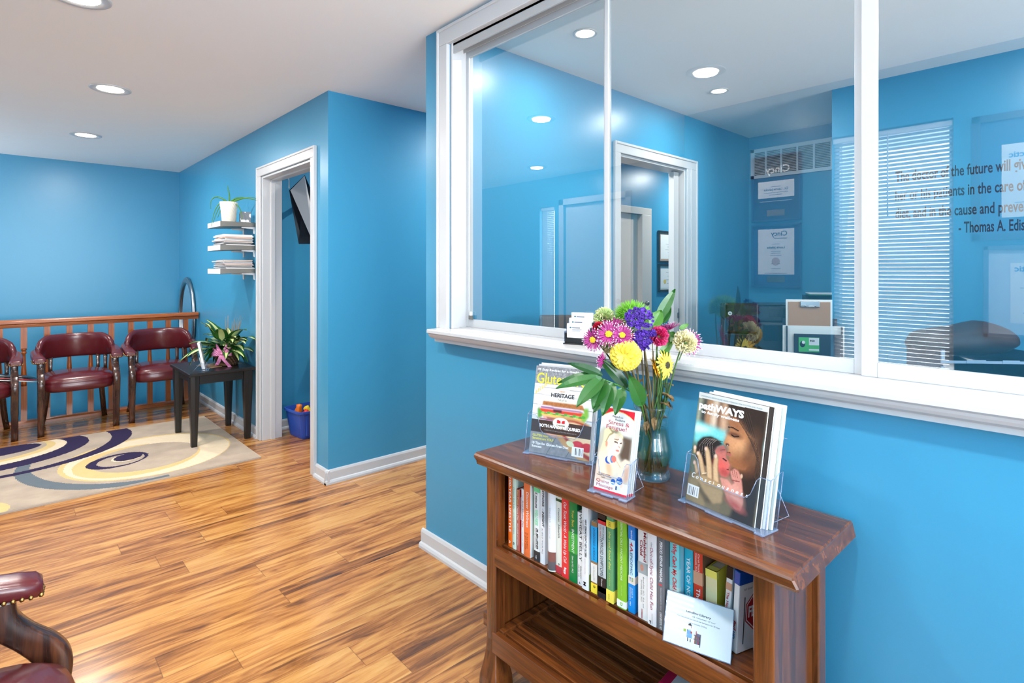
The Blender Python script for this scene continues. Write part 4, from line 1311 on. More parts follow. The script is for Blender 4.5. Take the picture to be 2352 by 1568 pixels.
def dv2(o):
    m = MB(); F1 = frame((-.0008, .0045, .075), (0, 0, -1), (0, -1, 0), (-1, 0, 0))
    m.text('fed', F1, w=.022, h=.008, x0=0, y0=.0, mi=0, bold=.03).text('up', F1, w=.018, h=.008, x0=.026, y0=.0, mi=1, bold=.03)
    m.build('spine_print', [MATS['ink_red'], mat('ink_blue', (40, 120, 190), .4)], o)
    MB().box(-.001, -.0085, .160, .136, .0085, .191).build('case_cap', mat('clear_blue_plastic', (20, 80, 170), .15), o, .002)
    m = MB()
    F2 = frame((.003, -.0080, .0), (1, 0, 0), (0, 0, 1), (0, -1, 0))
    oc = lambda r, dz: [(.065 + r * math.cos(math.pi / 8 + k * math.pi / 4), .092 + r * math.sin(math.pi / 8 + k * math.pi / 4), dz) for k in range(8)]
    m.add([(.0, .002, 0), (.128, .002, 0), (.128, .158, 0), (.0, .158, 0)], [(0, 1, 2, 3)], 1, False, F2)
    m.add(oc(.050, .0002), [tuple(range(8))], 0, False, F2).add(oc(.047, .0003), [tuple(range(8))], 1, False, F2).add(oc(.0445, .0004), [tuple(range(8))], 0, False, F2)
    m.text('FED UP', Matrix.Translation((0, 0, 0)) @ F2 @ Matrix.Translation((0, 0, .0006)), w=.07, h=.026, x0=.028, y0=.08, mi=1, bold=.03)
    m.text("It's time to get real about food", F2 @ Matrix.Translation((0, 0, .0005)), w=.09, h=.006, x0=.012, y0=.146, mi=2)
    m.box(.014, .02, .0, .016, .13, .0008, 2, F2)
    m.build('cover_print', [mat('stop_red', (178, 26, 34), .3), Wt and mat('cover_white', (236, 236, 238), .3), BLACKP], o)


dvd('white disc case reading The Happiest Baby leaning beside the yellow book', (1.237, .6175, .4505), .07, -.06, mat('case_white', (232, 234, 236), .25), None, dv1)
dvd('white disc case with a blue cap and red stop sign reading fed up', (1.232, .594, .4505), .06, -.30, MATS['case_white'], None, dv2)

# ------------------------------------------------------------------ library card in its acrylic stand
t = T('sign_holder', 'clear acrylic sign stand with the library card at the front of the book shelf', 'sign holder', (1.151, .726, .4495), math.atan2(-.146, .039))
ln = .36
F0 = frame((0, 0, .002), (1, 0, 0), (0, math.sin(ln), math.cos(ln)), (0, -math.cos(ln), math.sin(ln)))
IM = Img(75, 53, (226, 232, 233), 5)
IM.noise(.02, 3)
S_ = [(.38, .85), (.62, .85)]
IM.poly([(.355, .62), (.415, .62), (.43, .80), (.34, .80)], (110, 160, 206)); IM.ell(.385, .575, .028, .045, (236, 222, 206)); IM.ell(.388, .545, .03, .03, (40, 34, 36)); IM.rect(.405, .55, .42, .60, (40, 34, 36))
IM.rect(.30, .64, .335, .70, (150, 170, 60)); IM.line([(.335, .66), (.36, .65)], .006, (60, 50, 50)); IM.rect(.40, .66, .43, .70, (190, 70, 50))
IM.line([(.365, .80), (.36, .87)], .006, (50, 44, 44)); IM.line([(.40, .80), (.405, .87)], .006, (50, 44, 44))
IM.rect(.45, .70, .56, .715, (90, 90, 96)); IM.rect(.45, .78, .56, .79, (90, 90, 96)); IM.rect(.45, .86, .56, .87, (90, 90, 96)); IM.rect(.452, .64, .457, .87, (90, 90, 96)); IM.rect(.553, .66, .558, .9, (90, 90, 96))
for i, c in enumerate(((180, 60, 50), (70, 110, 80), (150, 90, 60), (70, 90, 140), (160, 60, 50), (60, 60, 60))):
    IM.rect(.462 + .015 * i, .72, .474 + .015 * i, .78, c); IM.rect(.462 + .015 * i, .80, .474 + .015 * i, .86, c)
IM.rect(.48, .63, .49, .70, (190, 60, 60)); IM.rect(.50, .655, .545, .67, (90, 110, 120)); IM.rect(.50, .675, .545, .69, (120, 90, 120))
IM.build('library_card', F0 @ Matrix.Translation((0, 0, .0008)), .150, .106, t)
m = MB()
m.text('Lending Library', F0 @ Matrix.Translation((0, 0, .0011)), w=.056, h=.0048, x0=.075, y0=.073, align='C', bold=.02)
m.text('Be a proud member of our', F0 @ Matrix.Translation((0, 0, .0011)), w=.078, h=.003, x0=.075, y0=.066, align='C')
m.text('You may check out any of our literature for 30 days.', F0 @ Matrix.Translation((0, 0, .0011)), w=.098, h=.003, x0=.075, y0=.0595, align='C')
m.text('(This includes DVDs)', F0 @ Matrix.Translation((0, 0, .0011)), w=.040, h=.003, x0=.075, y0=.052, align='C')
m.build('lettering', mat('dark_ink', (60, 62, 66), .5), t)
MB().add([(-.001, -.001, .0022), (.151, -.001, .0022), (.151, .107, .0022), (-.001, .107, .0022)], [(0, 1, 2, 3)], 0, False, F0).build('front_sheet', ACRYL, t)
m = MB()
for a, b in (((-.001, -.001), (.151, -.001)), ((.151, -.001), (.151, .107)), ((.151, .107), (-.001, .107)), ((-.001, .107), (-.001, -.001))):
    m.tube([F0 @ Vector((a[0], a[1], .0015)), F0 @ Vector((b[0], b[1], .0015))], .0008, 6)
m.build('polished_edge', ACEDGE, t)
MB().box(0, 0, 0, .15, .035, .0018).build('foot', ACRYL, t)

# ------------------------------------------------------------------ booklets on the lower shelf
random.seed(6)
z = .1745
for i, (c, w_, d_, h, lb) in enumerate((((96, 92, 98), .22, .16, .024, 'dark grey binder lowest in the pile on the slatted shelf'), ((206, 30, 84), .225, .165, .016, 'crimson booklet above the grey binder on the slatted shelf'), ((26, 26, 30), .22, .16, .018, 'black booklet between two crimson ones on the slatted shelf'),
                                          ((176, 26, 76), .225, .165, .014, 'dark crimson booklet above the black one on the slatted shelf'), ((120, 176, 190), .16, .13, .005, 'pale teal booklet lying on the crimson pile on the slatted shelf'), ((196, 200, 206), .20, .15, .009, 'silver booklet topmost on the slatted shelf pile'))):
    o = MB().box(-d_ / 2, -w_ / 2, 0, d_ / 2, w_ / 2, h, 0).box(-d_ / 2 - .0005, -w_ / 2 + .004, h * .25, d_ / 2 - .004, w_ / 2 + .0005, h * .75, 1 if i != 2 else 0).build('booklet', [mat('bk_%d' % i, c, .3), mat('bk_in_%d' % i, tuple(min(255, int(q * 1.15) + 10) for q in c), .5)], None, .001, 2, (1.312 + .006 * i, .735 - .010 * i, z), .10)
    tag(o, lb, 'booklet', 'booklets piled on the lower shelf'); z += h + .0004

# ------------------------------------------------------------------ magazines and leaflets in acrylic stands
def mag_root(name, label, cat, base, rz, lean, w, h, th, edge, group=None, back=0.0, dx=0.0, dz=.005):
    """upright printed item leaning back; local x across, picture plane normal to the viewer"""
    t = T(name, label, cat, base, rz, group)
    F1 = frame((dx, back + .003, dz), (1, 0, 0), (0, math.sin(lean), math.cos(lean)), (0, -math.cos(lean), math.sin(lean)))
    MB().box(0, 0, -th, w, h, 0, 0, F1).build('pages', edge, t, .0006)
    return t, F1


EDGEW = mat('page_edges', (226, 224, 220), .5)
LN = .205
# --- left stand
BA, RA = (1.238, 1.288, BT), math.atan2(-.217, .071)
acrylic('leaflet_holder', 'wide clear acrylic stand at the left end of the bookcase top', BA, RA, .01 and .232, .20, .118, .045, LN, .05)
for o in [SCN.objects[-1]]: pass


def shift_holder(t, dx):
    for c in t.children: c.location.x += dx


hold = [o for o in SCN.objects if o.get('label', '').startswith('wide clear acrylic stand at the left')][0]
shift_holder(hold, .116)
t, F1 = mag_root('magazine', 'food magazine with a yellow title and sandwich cover in the left stand', 'magazine', BA, RA, LN, .205, .272, .004, EDGEW, None, .004, .012)
G = Img(164, 218, (226, 225, 222), 7)
G.rect(0, 0, 1, .205, (142, 142, 146)); G.noise(.55, 1, 0, 0, 1, .205)
for y in (.245, .33, .45, .56): G.line([(0, y), (1, y + .01)], .0035, (176, 172, 170))
G.noise(.05, 4)
for i in range(6): G.poly([(.02 + i * .035, .34 - i * .022), (.045 + i * .035, .33 - i * .022), (.05 + i * .035, .28 - i * .022), (.03 + i * .035, .29 - i * .022)], (240, 196, 120))
G.poly([(.08, .50), (.16, .46), (.19, .58), (.1, .62)], (96, 150, 60), 2); G.poly([(.80, .44), (.93, .43), (.95, .52), (.88, .60), (.78, .56)], (130, 178, 70), 2)
G.poly([(.20, .355), (.80, .35), (.84, .42), (.18, .42)], (236, 226, 206), 1); G.poly([(.17, .405), (.84, .405), (.87, .46), (.16, .455)], (172, 108, 62), 1); G.noise(.3, 1, .15, .405, .87, .46)
G.poly([(.12, .455), (.85, .46), (.87, .485), (.12, .50)], (226, 206, 214), 1); G.poly([(.14, .468), (.84, .475), (.85, .487), (.14, .487)], (128, 70, 128), 1)
G.poly([(.12, .49), (.85, .49), (.82, .53), (.15, .535)], (212, 70, 46), 1); G.poly([(.35, .485), (.5, .485), (.5, .52), (.36, .52)], (90, 44, 50), 1)
for i in range(16):
    a = .14 + i * .048
    G.ell(a, .535 + .008 * (i % 3), .034, .016, ((80, 160, 64), (124, 194, 88), (58, 130, 50))[i % 3], soft=.2)
G.poly([(.14, .55), (.85, .555), (.80, .585), (.2, .575)], (238, 186, 84), 1)
G.poly([(.18, .57), (.8, .575), (.82, .60), (.2, .60)], (226, 160, 140), 1); G.poly([(.25, .58), (.5, .585), (.48, .61), (.27, .605)], (150, 96, 56), 1); G.poly([(.6, .59), (.86, .585), (.86, .62), (.6, .615)], (198, 140, 76), 1)
G.poly([(.12, .60), (.5, .605), (.48, .625), (.14, .62)], (140, 66, 104), 1); G.poly([(.48, .61), (.92, .61), (.88, .635), (.5, .63)], (190, 200, 110), 2)
G.rect(0, .625, 1, .765, (70, 52, 46))
G.rect(0, .765, 1, 1, (138, 138, 142)); G.noise(.25, 2, 0, .765, 1, 1); G.line([(.3, 1), (.45, .78)], .004, (96, 96, 100)); G.line([(.62, 1), (.7, .9)], .004, (96, 96, 100))
G.ell(.98, .83, .50, .20, (196, 150, 98), 25, .05, asp=.75); G.ell(1.0, .815, .42, .165, (168, 60, 44), 25, .05, asp=.75); G.ell(.98, .80, .36, .13, (226, 200, 160), 25, .08, asp=.75)
G.ell(.80, .85, .075, .05, (206, 48, 60), 0, .1, asp=.75); G.ell(.95, .86, .07, .05, (190, 36, 44), 0, .1, asp=.75); G.ell(.68, .845, .05, .03, (214, 220, 180), 20, .1, asp=.75); G.ell(.36, .775, .10, .02, (196, 150, 130), 10, .2)
for y0, y1 in ((0, .765), (.765, 1)): pass
G.rect(0, .625, 1, .765, (70, 52, 46))
G.ell(.5, .635, .10, .062, (238, 236, 230), 0, .05, asp=.75); G.poly([(.43, .60), (.49, .605), (.5, .635), (.43, .64)], (206, 40, 48)); G.poly([(.52, .605), (.57, .6), (.57, .64), (.51, .635)], (206, 40, 48)); G.rect(.42, .645, .58, .675, (246, 238, 214)); G.rect(.44, .685, .56, .692, (206, 160, 90))
G.rect(.715, .865, .90, .972, (238, 238, 238))
for i in range(22):
    if i * 7 % 3 != 1: G.rect(.735 + i * .0068, .88, .7385 + i * .0068, .955, (40, 40, 44))
G.build('cover_print', F1 @ Matrix.Translation((0, 0, .0004)), .205, .272, t)
Wd, Hd = .205, .272
def L_(m, s_, x0, y, w_, h_, mi, **k):
    m.text(s_, F1 @ Matrix.Translation((0, 0, .0009)), w=w_ * Wd, h=h_ * Hd if h_ else None, x0=x0 * Wd, y0=(1 - y) * Hd, mi=mi, **k)
m = MB()
L_(m, '49 Easy Recipes for a Healthier You', .03, .052, .9, .026, 0, bold=.02)
m2 = F1
L_(m, 'Gluten Free', .03, .20, .93, .125, 1, bold=.012)
L_(m, 'NEW!', .44, .285, .09, .016, 3, bold=.02); L_(m, 'HERITAGE', .30, .345, .39, .046, 2, bold=.03); L_(m, 'Style', .42, .385, .15, .026, 4)
L_(m, 'CANYON', .43, .672, .14, .02, 2, bold=.03); L_(m, 'BOTH HANDS REQUIRED.', .14, .70, .70, .034, 0, bold=.04); L_(m, "THERE'S NO OTHER GLUTEN-FREE BREAD LIKE IT!", .23, .738, .54, .013, 4)
L_(m, 'GLUTEN: How', .04, .815, .27, .026, 1, bold=.02); L_(m, 'Sensitive are YOU?', .04, .85, .36, .026, 1, bold=.02)
L_(m, '10 Tips for Gluten-Free Diet', .04, .905, .62, .028, 0, bold=.03); L_(m, 'Success', .04, .94, .17, .026, 0, bold=.03)
m.build('lettering', [mat('ink_white', (246, 246, 246), .3), mat('ink_yellow', (238, 226, 60), .3), mat('ink_dark', (50, 40, 40), .3), mat('ink_orange', (224, 150, 50), .3), mat('ink_grey', (150, 150, 152), .3)], t)
for i in range(2):
    t2, F2 = mag_root('magazine', ('second food magazine, just showing behind the sandwich cover', 'rearmost food magazine in the left stand')[i], 'magazine', BA, RA, LN, .205, .272 + .004 * (i + 1), .004, mat('mag_back_%d' % i, ((190, 190, 192), (224, 222, 220))[i], .4), None, .012 + .007 * i, .016 + .006 * i)

# --- middle stand with leaflets
BB_, RB = (1.153, .950, BT), math.atan2(-.106, .012)
acrylic('leaflet_holder', 'narrow clear acrylic leaflet stand in the middle of the bookcase top', BB_, RB, .112, .15, .085, .035, .22, .022)
hold = [o for o in SCN.objects if o.get('label', '').startswith('narrow clear acrylic leaflet')][0]
shift_holder(hold, .056)
IM = Img(84, 176, (232, 230, 226), 9)
IM.poly([(-.1, .40), (1.1, .30), (1.1, 1.1), (-.1, 1.1)], (206, 196, 180), 8); IM.rect(0, .86, 1, 1, (236, 234, 230)); IM.poly([(0, .25), (.35, .22), (.3, .5), (0, .55)], (188, 180, 160), 6)
IM.poly([(.62, .30), (1.1, .32), (1.05, .60), (.86, .58), (.741, .613), (.641, .536), (.703, .466), (.74, .391)], (96, 76, 62), 3)
sk, sk2, hr = (240, 206, 180), (226, 160, 124), (226, 212, 170)
IM.poly([(.075, .527), (.268, .475), (.352, .583), (.425, .583), (.549, .651), (.782, .656), (.576, .768), (.479, .82), (.2, .90), (.008, .93), (.001, .764)], sk, 2); IM.ell(.40, .72, .12, .07, sk2, 40, .6, .8)
IM.poly([(.229, .386), (.312, .321), (.465, .284), (.633, .296), (.717, .361), (.709, .426), (.682, .468), (.675, .509), (.617, .535), (.498, .531), (.415, .56), (.352, .583), (.266, .5)], (244, 212, 190), 1)
IM.poly([(.138, .267), (.324, .237), (.617, .257), (.731, .312), (.722, .345), (.569, .309), (.419, .288), (.315, .329), (.241, .385), (.268, .475), (.153, .528), (.075, .527), (.126, .412)], hr, 1)
IM.line([(.30, .25), (.42, .29), (.30, .33), (.22, .42)], .012, (176, 156, 112)); IM.ell(.47, .275, .09, .018, (120, 110, 96), 0, .5, .8)
IM.line([(.48, .392), (.58, .400)], .008, (90, 66, 54)); IM.line([(.655, .400), (.70, .395)], .008, (90, 66, 54)); IM.line([(.47, .365), (.6, .36)], .006, (180, 140, 110)); IM.line([(.62, .44), (.66, .45)], .008, (216, 150, 126)); IM.ell(.60, .492, .055, .012, (206, 110, 104), 0, .3); IM.ell(.25, .44, .035, .035, (228, 150, 120), 60, .3)
IM.poly([(.418, .567), (.506, .55), (.663, .59), (.778, .648), (.85, .75), (.87, .90), (.78, .93), (.74, .80), (.66, .72), (.409, .658)], sk, 1); IM.line([(.52, .575), (.74, .68)], .006, sk2); IM.poly([(.745, .621), (.859, .573), (.984, .586), (.977, .648), (.85, .71)], sk, 1); IM.poly([(.86, .70), (1, .64), (1, .80), (.9, .85)], sk2, 2, .7)
IM.ell(.36, .625, .05, .045, (30, 80, 160), 0, .1, asp=.48); IM.ell(.43, .61, .055, .045, (238, 240, 244), 0, .1, asp=.48); IM.ell(.47, .605, .03, .045, (60, 120, 180), 0, .1, asp=.48); IM.ell(.52, .60, .035, .04, (214, 110, 96), 0, .1, asp=.48)
for cx, cy, r in ((.57, .864, .034), (.753, .835, .044)):
    IM.ell(cx, cy, r, r, (36, 90, 170), 0, .1, asp=.48); IM.rect(cx - r * 1.6, cy + .004, cx + r * 1.6, cy + .014, (238, 242, 246)); IM.rect(cx - r * 1.3, cy + .02, cx + r * 1.3, cy + .028, (150, 200, 220))
IM.rect(.66, .905, .72, .95, (60, 80, 110)); IM.rect(.70, .905, .80, .95, (214, 220, 226))
x_ = IM.X; IM.put((IM.Y < .033 + .30 * (np.abs(x_ - .52)) ** 2 * 1.15).astype(float), (236, 196, 110)); IM.put((IM.Y < .024 + .30 * (np.abs(x_ - .52)) ** 2 * 1.15).astype(float), (214, 36, 52)); IM.rect(0, .978, 1, 1, (220, 40, 62))
for i in range(4):
    t, F1 = mag_root('leaflet', ('massage leaflet with a blonde woman on its front, foremost in the narrow stand', 'second massage leaflet in the narrow stand, behind the foremost', 'third massage leaflet in the narrow stand', 'rearmost massage leaflet in the narrow stand')[i], 'leaflet', BB_, RB, .22, .098, .213, .0012, EDGEW, 'leaflets in the narrow acrylic stand', .006 + i * .006, .006 + .0028 * i)
    if i == 0:
        IM.build('cover_print', F1 @ Matrix.Translation((0, 0, .0004)), .098, .213, t)
        Wd, Hd = .098, .213
        m = MB()
        L_(m, 'Need to', .35, .105, .32, .028, 0); L_(m, 'Reduce', .44, .14, .29, .028, 0); L_(m, 'Stress &', .24, .192, .64, .05, 1); L_(m, 'Fatigue!', .19, .25, .62, .05, 1)
        L_(m, 'Enjoy easy', .11, .805, .36, .018, 0); L_(m, 'relief at home', .06, .828, .44, .018, 0); L_(m, 'with', .2, .85, .12, .018, 0); L_(m, 'Quint', .06, .905, .40, .038, 1); L_(m, 'Massage', .08, .955, .50, .038, 1)
        m.build('lettering', [mat('ink_dark', (50, 50, 54), .4), mat('ink_crimson', (186, 40, 56), .4)], t)
    else:
        MB().add([(.0, 0, 0), (.098, 0, 0), (.098, .006, 0), (0, .006, 0)], [(0, 1, 2, 3)], 0, False, F1 @ Matrix.Translation((0, 0, .0004))).build('red_edge', mat('ink_redband', (220, 40, 62), .4), t)

# --- right stand
BC, RC = (1.274, .752, BT), math.atan2(-.223, -.038)
acrylic('leaflet_holder', 'wide clear acrylic stand at the right end of the bookcase top', BC, RC, .230, .20, .115, .045, LN, .045)
hold = [o for o in SCN.objects if o.get('label', '').startswith('wide clear acrylic stand at the right')][0]
shift_holder(hold, .115)
t, F1 = mag_root('magazine', 'parenting magazine with a woman kissing a newborn, front of the right stand', 'magazine', BC, RC, LN, .192, .27, .004, EDGEW, None, .004, .008)
IM = Img(168, 236, (120, 104, 86), 12)
for x, c in ((.03, (150, 156, 136)), (.12, (60, 66, 66)), (.2, (176, 130, 96)), (.29, (226, 200, 176)), (.37, (120, 84, 64)), (.43, (200, 160, 130))): IM.ell(x, .18, .055, .17, c, 2, .6)
IM.rect(0, .36, .5, .55, (50, 120, 116)); IM.poly([(0, .27), (.49, .30), (.46, .40), (.257, .376), (.13, .409), (0, .53)], (120, 206, 206), 4); IM.poly([(0, .30), (.3, .32), (.1, .36), (0, .38)], (206, 240, 236), 4)
IM.poly([(0, .45), (.08, .47), (.08, .8), (0, .8)], (86, 104, 90), 4); IM.rect(0, .74, 1, 1.1, (118, 104, 78))
IM.poly([(.44, .045), (1.1, -.1), (1.1, 1.1), (.62, 1.1), (.70, .9), (.64, .75), (.6, .6), (.882, .447), (.9, .3), (.70, .23), (.5, .15)], (50, 38, 32), 3)
IM.poly([(.479, .2), (.526, .236), (.526, .297), (.491, .348), (.456, .395), (.473, .414), (.522, .411), (.552, .423), (.546, .447), (.523, .469), (.533, .489), (.572, .507), (.565, .53), (.605, .569), (.699, .585), (.797, .571), (.874, .473), (.917, .356), (.861, .292), (.736, .24), (.665, .185), (.581, .147)], (176, 118, 78), 1)
IM.ell(.70, .40, .13, .07, (216, 158, 112), 20, .7, .9, .75); IM.ell(.60, .22, .09, .05, (150, 96, 66), 20, .7, .8, .75); IM.ell(.58, .36, .05, .06, (206, 146, 104), -30, .7, .8, .75); IM.ell(.80, .50, .12, .09, (120, 74, 48), -30, .7, .9, .75); IM.ell(.66, .545, .10, .04, (150, 92, 58), 0, .7, .8, .75); IM.ell(.86, .36, .06, .12, (92, 62, 46), 10, .7, .9, .75)
IM.ell(.60, .306, .075, .024, (112, 70, 50), 3, .5, 1, .75); IM.line([(.555, .312), (.60, .322), (.66, .308)], .0055, (34, 24, 22)); IM.line([(.499, .252), (.559, .247), (.645, .262)], .006, (60, 42, 34)); IM.ell(.515, .405, .02, .012, (90, 54, 40), 0, .4, 1, .75); IM.line([(.525, .47), (.57, .468)], .005, (96, 50, 44)); IM.ell(.555, .485, .03, .014, (170, 96, 84), 0, .4, 1, .75); IM.ell(.52, .412, .005, .005, (240, 240, 240))
for k in range(16): IM.line([(.46 + .02 * k, .06 + .002 * k), (.66 + .018 * k, .20 + .01 * k), (.92 + .008 * k, .36 + .02 * k), (.93 + .004 * k, .62)], .0022, (84, 64, 52) if k % 2 else (36, 26, 24), .7)
IM.poly([(.064, .525), (.073, .458), (.145, .402), (.257, .376), (.357, .383), (.444, .411), (.374, .452), (.351, .492), (.361, .562), (.335, .622), (.258, .649), (.174, .65), (.087, .614)], (46, 38, 36), 1)
for k in range(13):
    IM.line([(.10 + .022 * k, .60 - .004 * k), (.10 + .018 * k, .48 - .004 * k), (.17 + .016 * k, .41 - .001 * k), (.30 + .012 * k, .392)], .0026, (150, 136, 128) if k % 2 else (28, 22, 22), .75)
IM.poly([(.351, .492), (.389, .448), (.462, .42), (.51, .459), (.517, .519), (.552, .537), (.588, .573), (.568, .603), (.597, .631), (.556, .685), (.479, .686), (.435, .635), (.403, .571)], (196, 110, 100), 1)
IM.ell(.44, .46, .06, .025, (150, 90, 86), -20, .6, .8, .75); IM.ell(.47, .60, .07, .05, (220, 92, 84), 10, .7, .9, .75); IM.ell(.52, .65, .05, .03, (170, 66, 64), 0, .6, .8, .75); IM.line([(.48, .535), (.53, .545)], .007, (70, 36, 36)); IM.line([(.43, .47), (.49, .455)], .004, (120, 66, 62)); IM.line([(.55, .615), (.575, .612)], .005, (110, 40, 42))
hn, hs = (206, 170, 130), (150, 110, 78)
IM.poly([(.05, .781), (.212, .733), (.478, .748), (.536, .794), (.533, .909), (.41, .945), (.247, .87), (.163, .809)], (176, 146, 106), 2); IM.poly([(0, .80), (.16, .80), (.3, .92), (.3, 1.1), (0, 1.1)], (150, 128, 92), 3); IM.poly([(.163, .809), (.247, .87), (.41, .945), (.3, .96), (.18, .88)], (70, 60, 46), 3, .8)
for pl in ([(.079, .55), (.119, .537), (.175, .585), (.268, .719), (.212, .743), (.137, .64)], [(.193, .489), (.231, .472), (.273, .509), (.335, .622), (.381, .755), (.298, .749), (.254, .631)], [(.351, .524), (.388, .511), (.417, .55), (.427, .636), (.478, .758), (.389, .754), (.354, .635)], [(.05, .63), (.08, .64), (.16, .72), (.12, .75)], [(.03, .50), (.06, .50), (.07, .56), (.04, .57)]):
    IM.poly(pl, hs, 1); c = np.mean(pl, 0); IM.poly([(x * .82 + c[0] * .18 - .006, y * .94 + c[1] * .06) for x, y in pl], hn, 1)
    IM.ell(pl[0][0] * .5 + pl[1][0] * .5, pl[0][1] * .5 + pl[1][1] * .5 + .018, .014, .016, (228, 190, 170), 20, .4, 1, .75)
IM.line([(.205, .725), (.262, .708)], .004, (220, 206, 170))
IM.poly([(.467, .702), (.575, .697), (.644, .732), (.682, .705), (.63, .675), (.603, .621), (.655, .587), (.709, .596), (.755, .636), (.787, .712), (.823, .837), (.804, .91), (.732, .914), (.616, .869), (.536, .794)], (206, 136, 120), 1)
IM.ell(.70, .80, .10, .06, (226, 160, 142), 50, .7, .8, .75); IM.ell(.72, .885, .09, .03, (180, 84, 78), 15, .7, .9, .75); IM.line([(.644, .69), (.74, .68)], .005, (150, 76, 70))
for k in range(3): IM.line([(.625 + .03 * k, .60 + .006 * k), (.65 + .03 * k, .655)], .004, (150, 86, 78))
IM.ell(.76, .63, .012, .018, (214, 170, 140), 0, .3, 1, .75)
IM.noise(.10, 1)
IM.poly([(-.1, -.1), (1.1, -.1), (1.1, .046), (-.1, .054)], (206, 206, 204))
IM.rect(.012, .853, .192, .955, (234, 234, 232))
for i in range(20):
    if i * 5 % 3 != 1: IM.rect(.028 + i * .0075, .868, .0315 + i * .0075, .94, (36, 36, 40))
IM.build('cover_print', F1 @ Matrix.Translation((0, 0, .0004)), .192, .27, t)
Wd, Hd = .192, .27
m = MB()
L_(m, 'pathWAYS', .025, .145, .67, .062, 0, bold=.05); L_(m, 'to family wellness', .07, .185, .57, .026, 0, bold=.03); L_(m, 'CHOOSING A BIRTH CLASS + BLISS + MAKING TIME TO STOP AND THINK', .03, .036, .90, .013, 1)
for i, c in enumerate('Consciousness'):
    L_(m, c, .055 + i * .0655, .785, (.05, .04, .04, .035, .04, .014, .045, .04, .035, .04, .04, .035, .035)[i], (.048 if c == 'C' else (.034 if c != 'i' else .034)), 0, bold=.02, shear=.25)
m.build('lettering', [MATS['ink_white'], mat('ink_teal', (110, 150, 150), .4)], t)
for i, (lb, c) in enumerate((('second parenting magazine in the right stand, its dark right margin showing', (58, 46, 40)), ('third parenting magazine in the right stand, pale spine edge', (222, 222, 218)), ('rearmost parenting magazine in the right stand', (196, 200, 190)))):
    t2, F2 = mag_root('magazine', lb, 'magazine', BC, RC, LN, .193, .27 + .003 * i, (.004, .006, .008)[i], EDGEW, None, .010 + (0, .007, .015)[i], .018 + (.0, .010, .016)[i])
    MB().add([(0, 0, 0), (.193, 0, 0), (.193, .27, 0), (0, .27, 0)], [(0, 1, 2, 3)], 0, False, F2 @ Matrix.Translation((0, 0, .0003))).build('front_cover', mat('mag_front_%d' % i, c, .3), t2)

# ------------------------------------------------------------------ business cards on the window ledge
t = T('card_holder', 'black tiered business card holder on the white window ledge', 'card holder', (1.478, 1.338, 1.0596), math.atan2(-.25, .09))
for o in ():
    pass
m = MB()
for i in range(3):
    y, z = .012 + i * .022, .0 + i * .018
    m.box(0, y, z * .6, .095, y + .018, z + .022, 0)
    m.box(0, y - .002, z, .006, y + .02, z + .040, 0).box(.089, y - .002, z, .095, y + .02, z + .04, 0)
m.box(-.002, 0, 0, .097, .082, .004)
m.build('tiers', BLACKP, t, .001)
m = MB()
for i in range(3):
    m.box(-.002, .010 + i * .022, .008 + i * .018, -.0005, .030 + i * .022, .045 + i * .018)
m.build('side_plate', ACEDGE, t)
mx_ = Matrix.Translation(t.location) @ Matrix.Rotation(t.rotation_euler.z, 4, 'Z')
for i, lb in enumerate(('front pack of white business cards in the black card holder', 'middle pack of white business cards in the black card holder', 'rear pack of white business cards, highest in the black card holder')):
    y, z = .013 + i * .022, .023 + i * .018
    o = MB().box(.008, 0, 0, .087, .015, .05).build('business_cards', PAPER, None, 0, 2, mx_ @ Vector((0, y, z)), t.rotation_euler.z)
    tag(o, lb, 'cards', 'business cards on the ledge')
    m = MB(); F3 = frame((.008, -.0004, 0), (1, 0, 0), (0, 0, 1), (0, -1, 0))
    m.text('Chiropractic', F3, w=.032, h=.004, x0=.022, y0=.036, mi=0).text('family wellness', F3, w=.036, h=.003, x0=.022, y0=.029, mi=0) if False else m.box(.02, .034, 0, .05, .037, .0002, 0, F3).box(.02, .028, 0, .056, .0295, .0002, 0, F3).box(.02, .024, 0, .05, .0255, .0002, 0, F3)
    m.ball((.014, .036, 0), (.004, .003, .0003), 8, 1, F3)
    m.build('card_print', [mat('ink_slate', (96, 104, 130), .5), mat('ink_leaf', (60, 110, 120), .5)], o)
# ------------------------------------------------------------------ vase and flowers
random.seed(11)
VC = Vector((1.352, .886, BT))
t = T('glass_vase', 'clear fluted glass vase holding the bouquet on the bookcase', 'vase', VC)
prof = [(.002, .0015), (.040, .0015), (.046, .004), (.0475, .010), (.045, .018), (.0415, .026), (.0425, .034), (.048, .048), (.0525, .064), (.0528, .076), (.049, .095), (.0445, .115), (.0415, .135), (.0405, .150), (.042, .165), (.046, .183), (.052, .197), (.054, .203), (.0535, .2065), (.051, .207), (.0485, .203), (.044, .186), (.0398, .165), (.0385, .15), (.0395, .134), (.0425, .114), (.047, .094), (.0505, .076), (.050, .064), (.0455, .048), (.040, .034), (.037, .026), (.034, .016), (.002, .014)]
fl = [0.0 if (z > .17 or r < .03) else .016 for r, z in prof]
m = MB(); n = 80
secs = [[(r * (1 + f * math.cos(12 * 2 * math.pi * j / n)) * math.cos(2 * math.pi * j / n), r * (1 + f * math.cos(12 * 2 * math.pi * j / n)) * math.sin(2 * math.pi * j / n), z) for j in range(n)] for (r, z), f in zip(prof, fl)]
m.loft(secs, 0, True, False)
m.build('vase_body', VASEG, t)
MB().lathe([(.002, .016), (.033, .0165), (.0395, .034), (.0495, .064), (.050, .076), (.0465, .094), (.042, .114), (.0392, .134), (.0385, .140), (.002, .1402)], 48, cap=False).build('water', WATER, t)

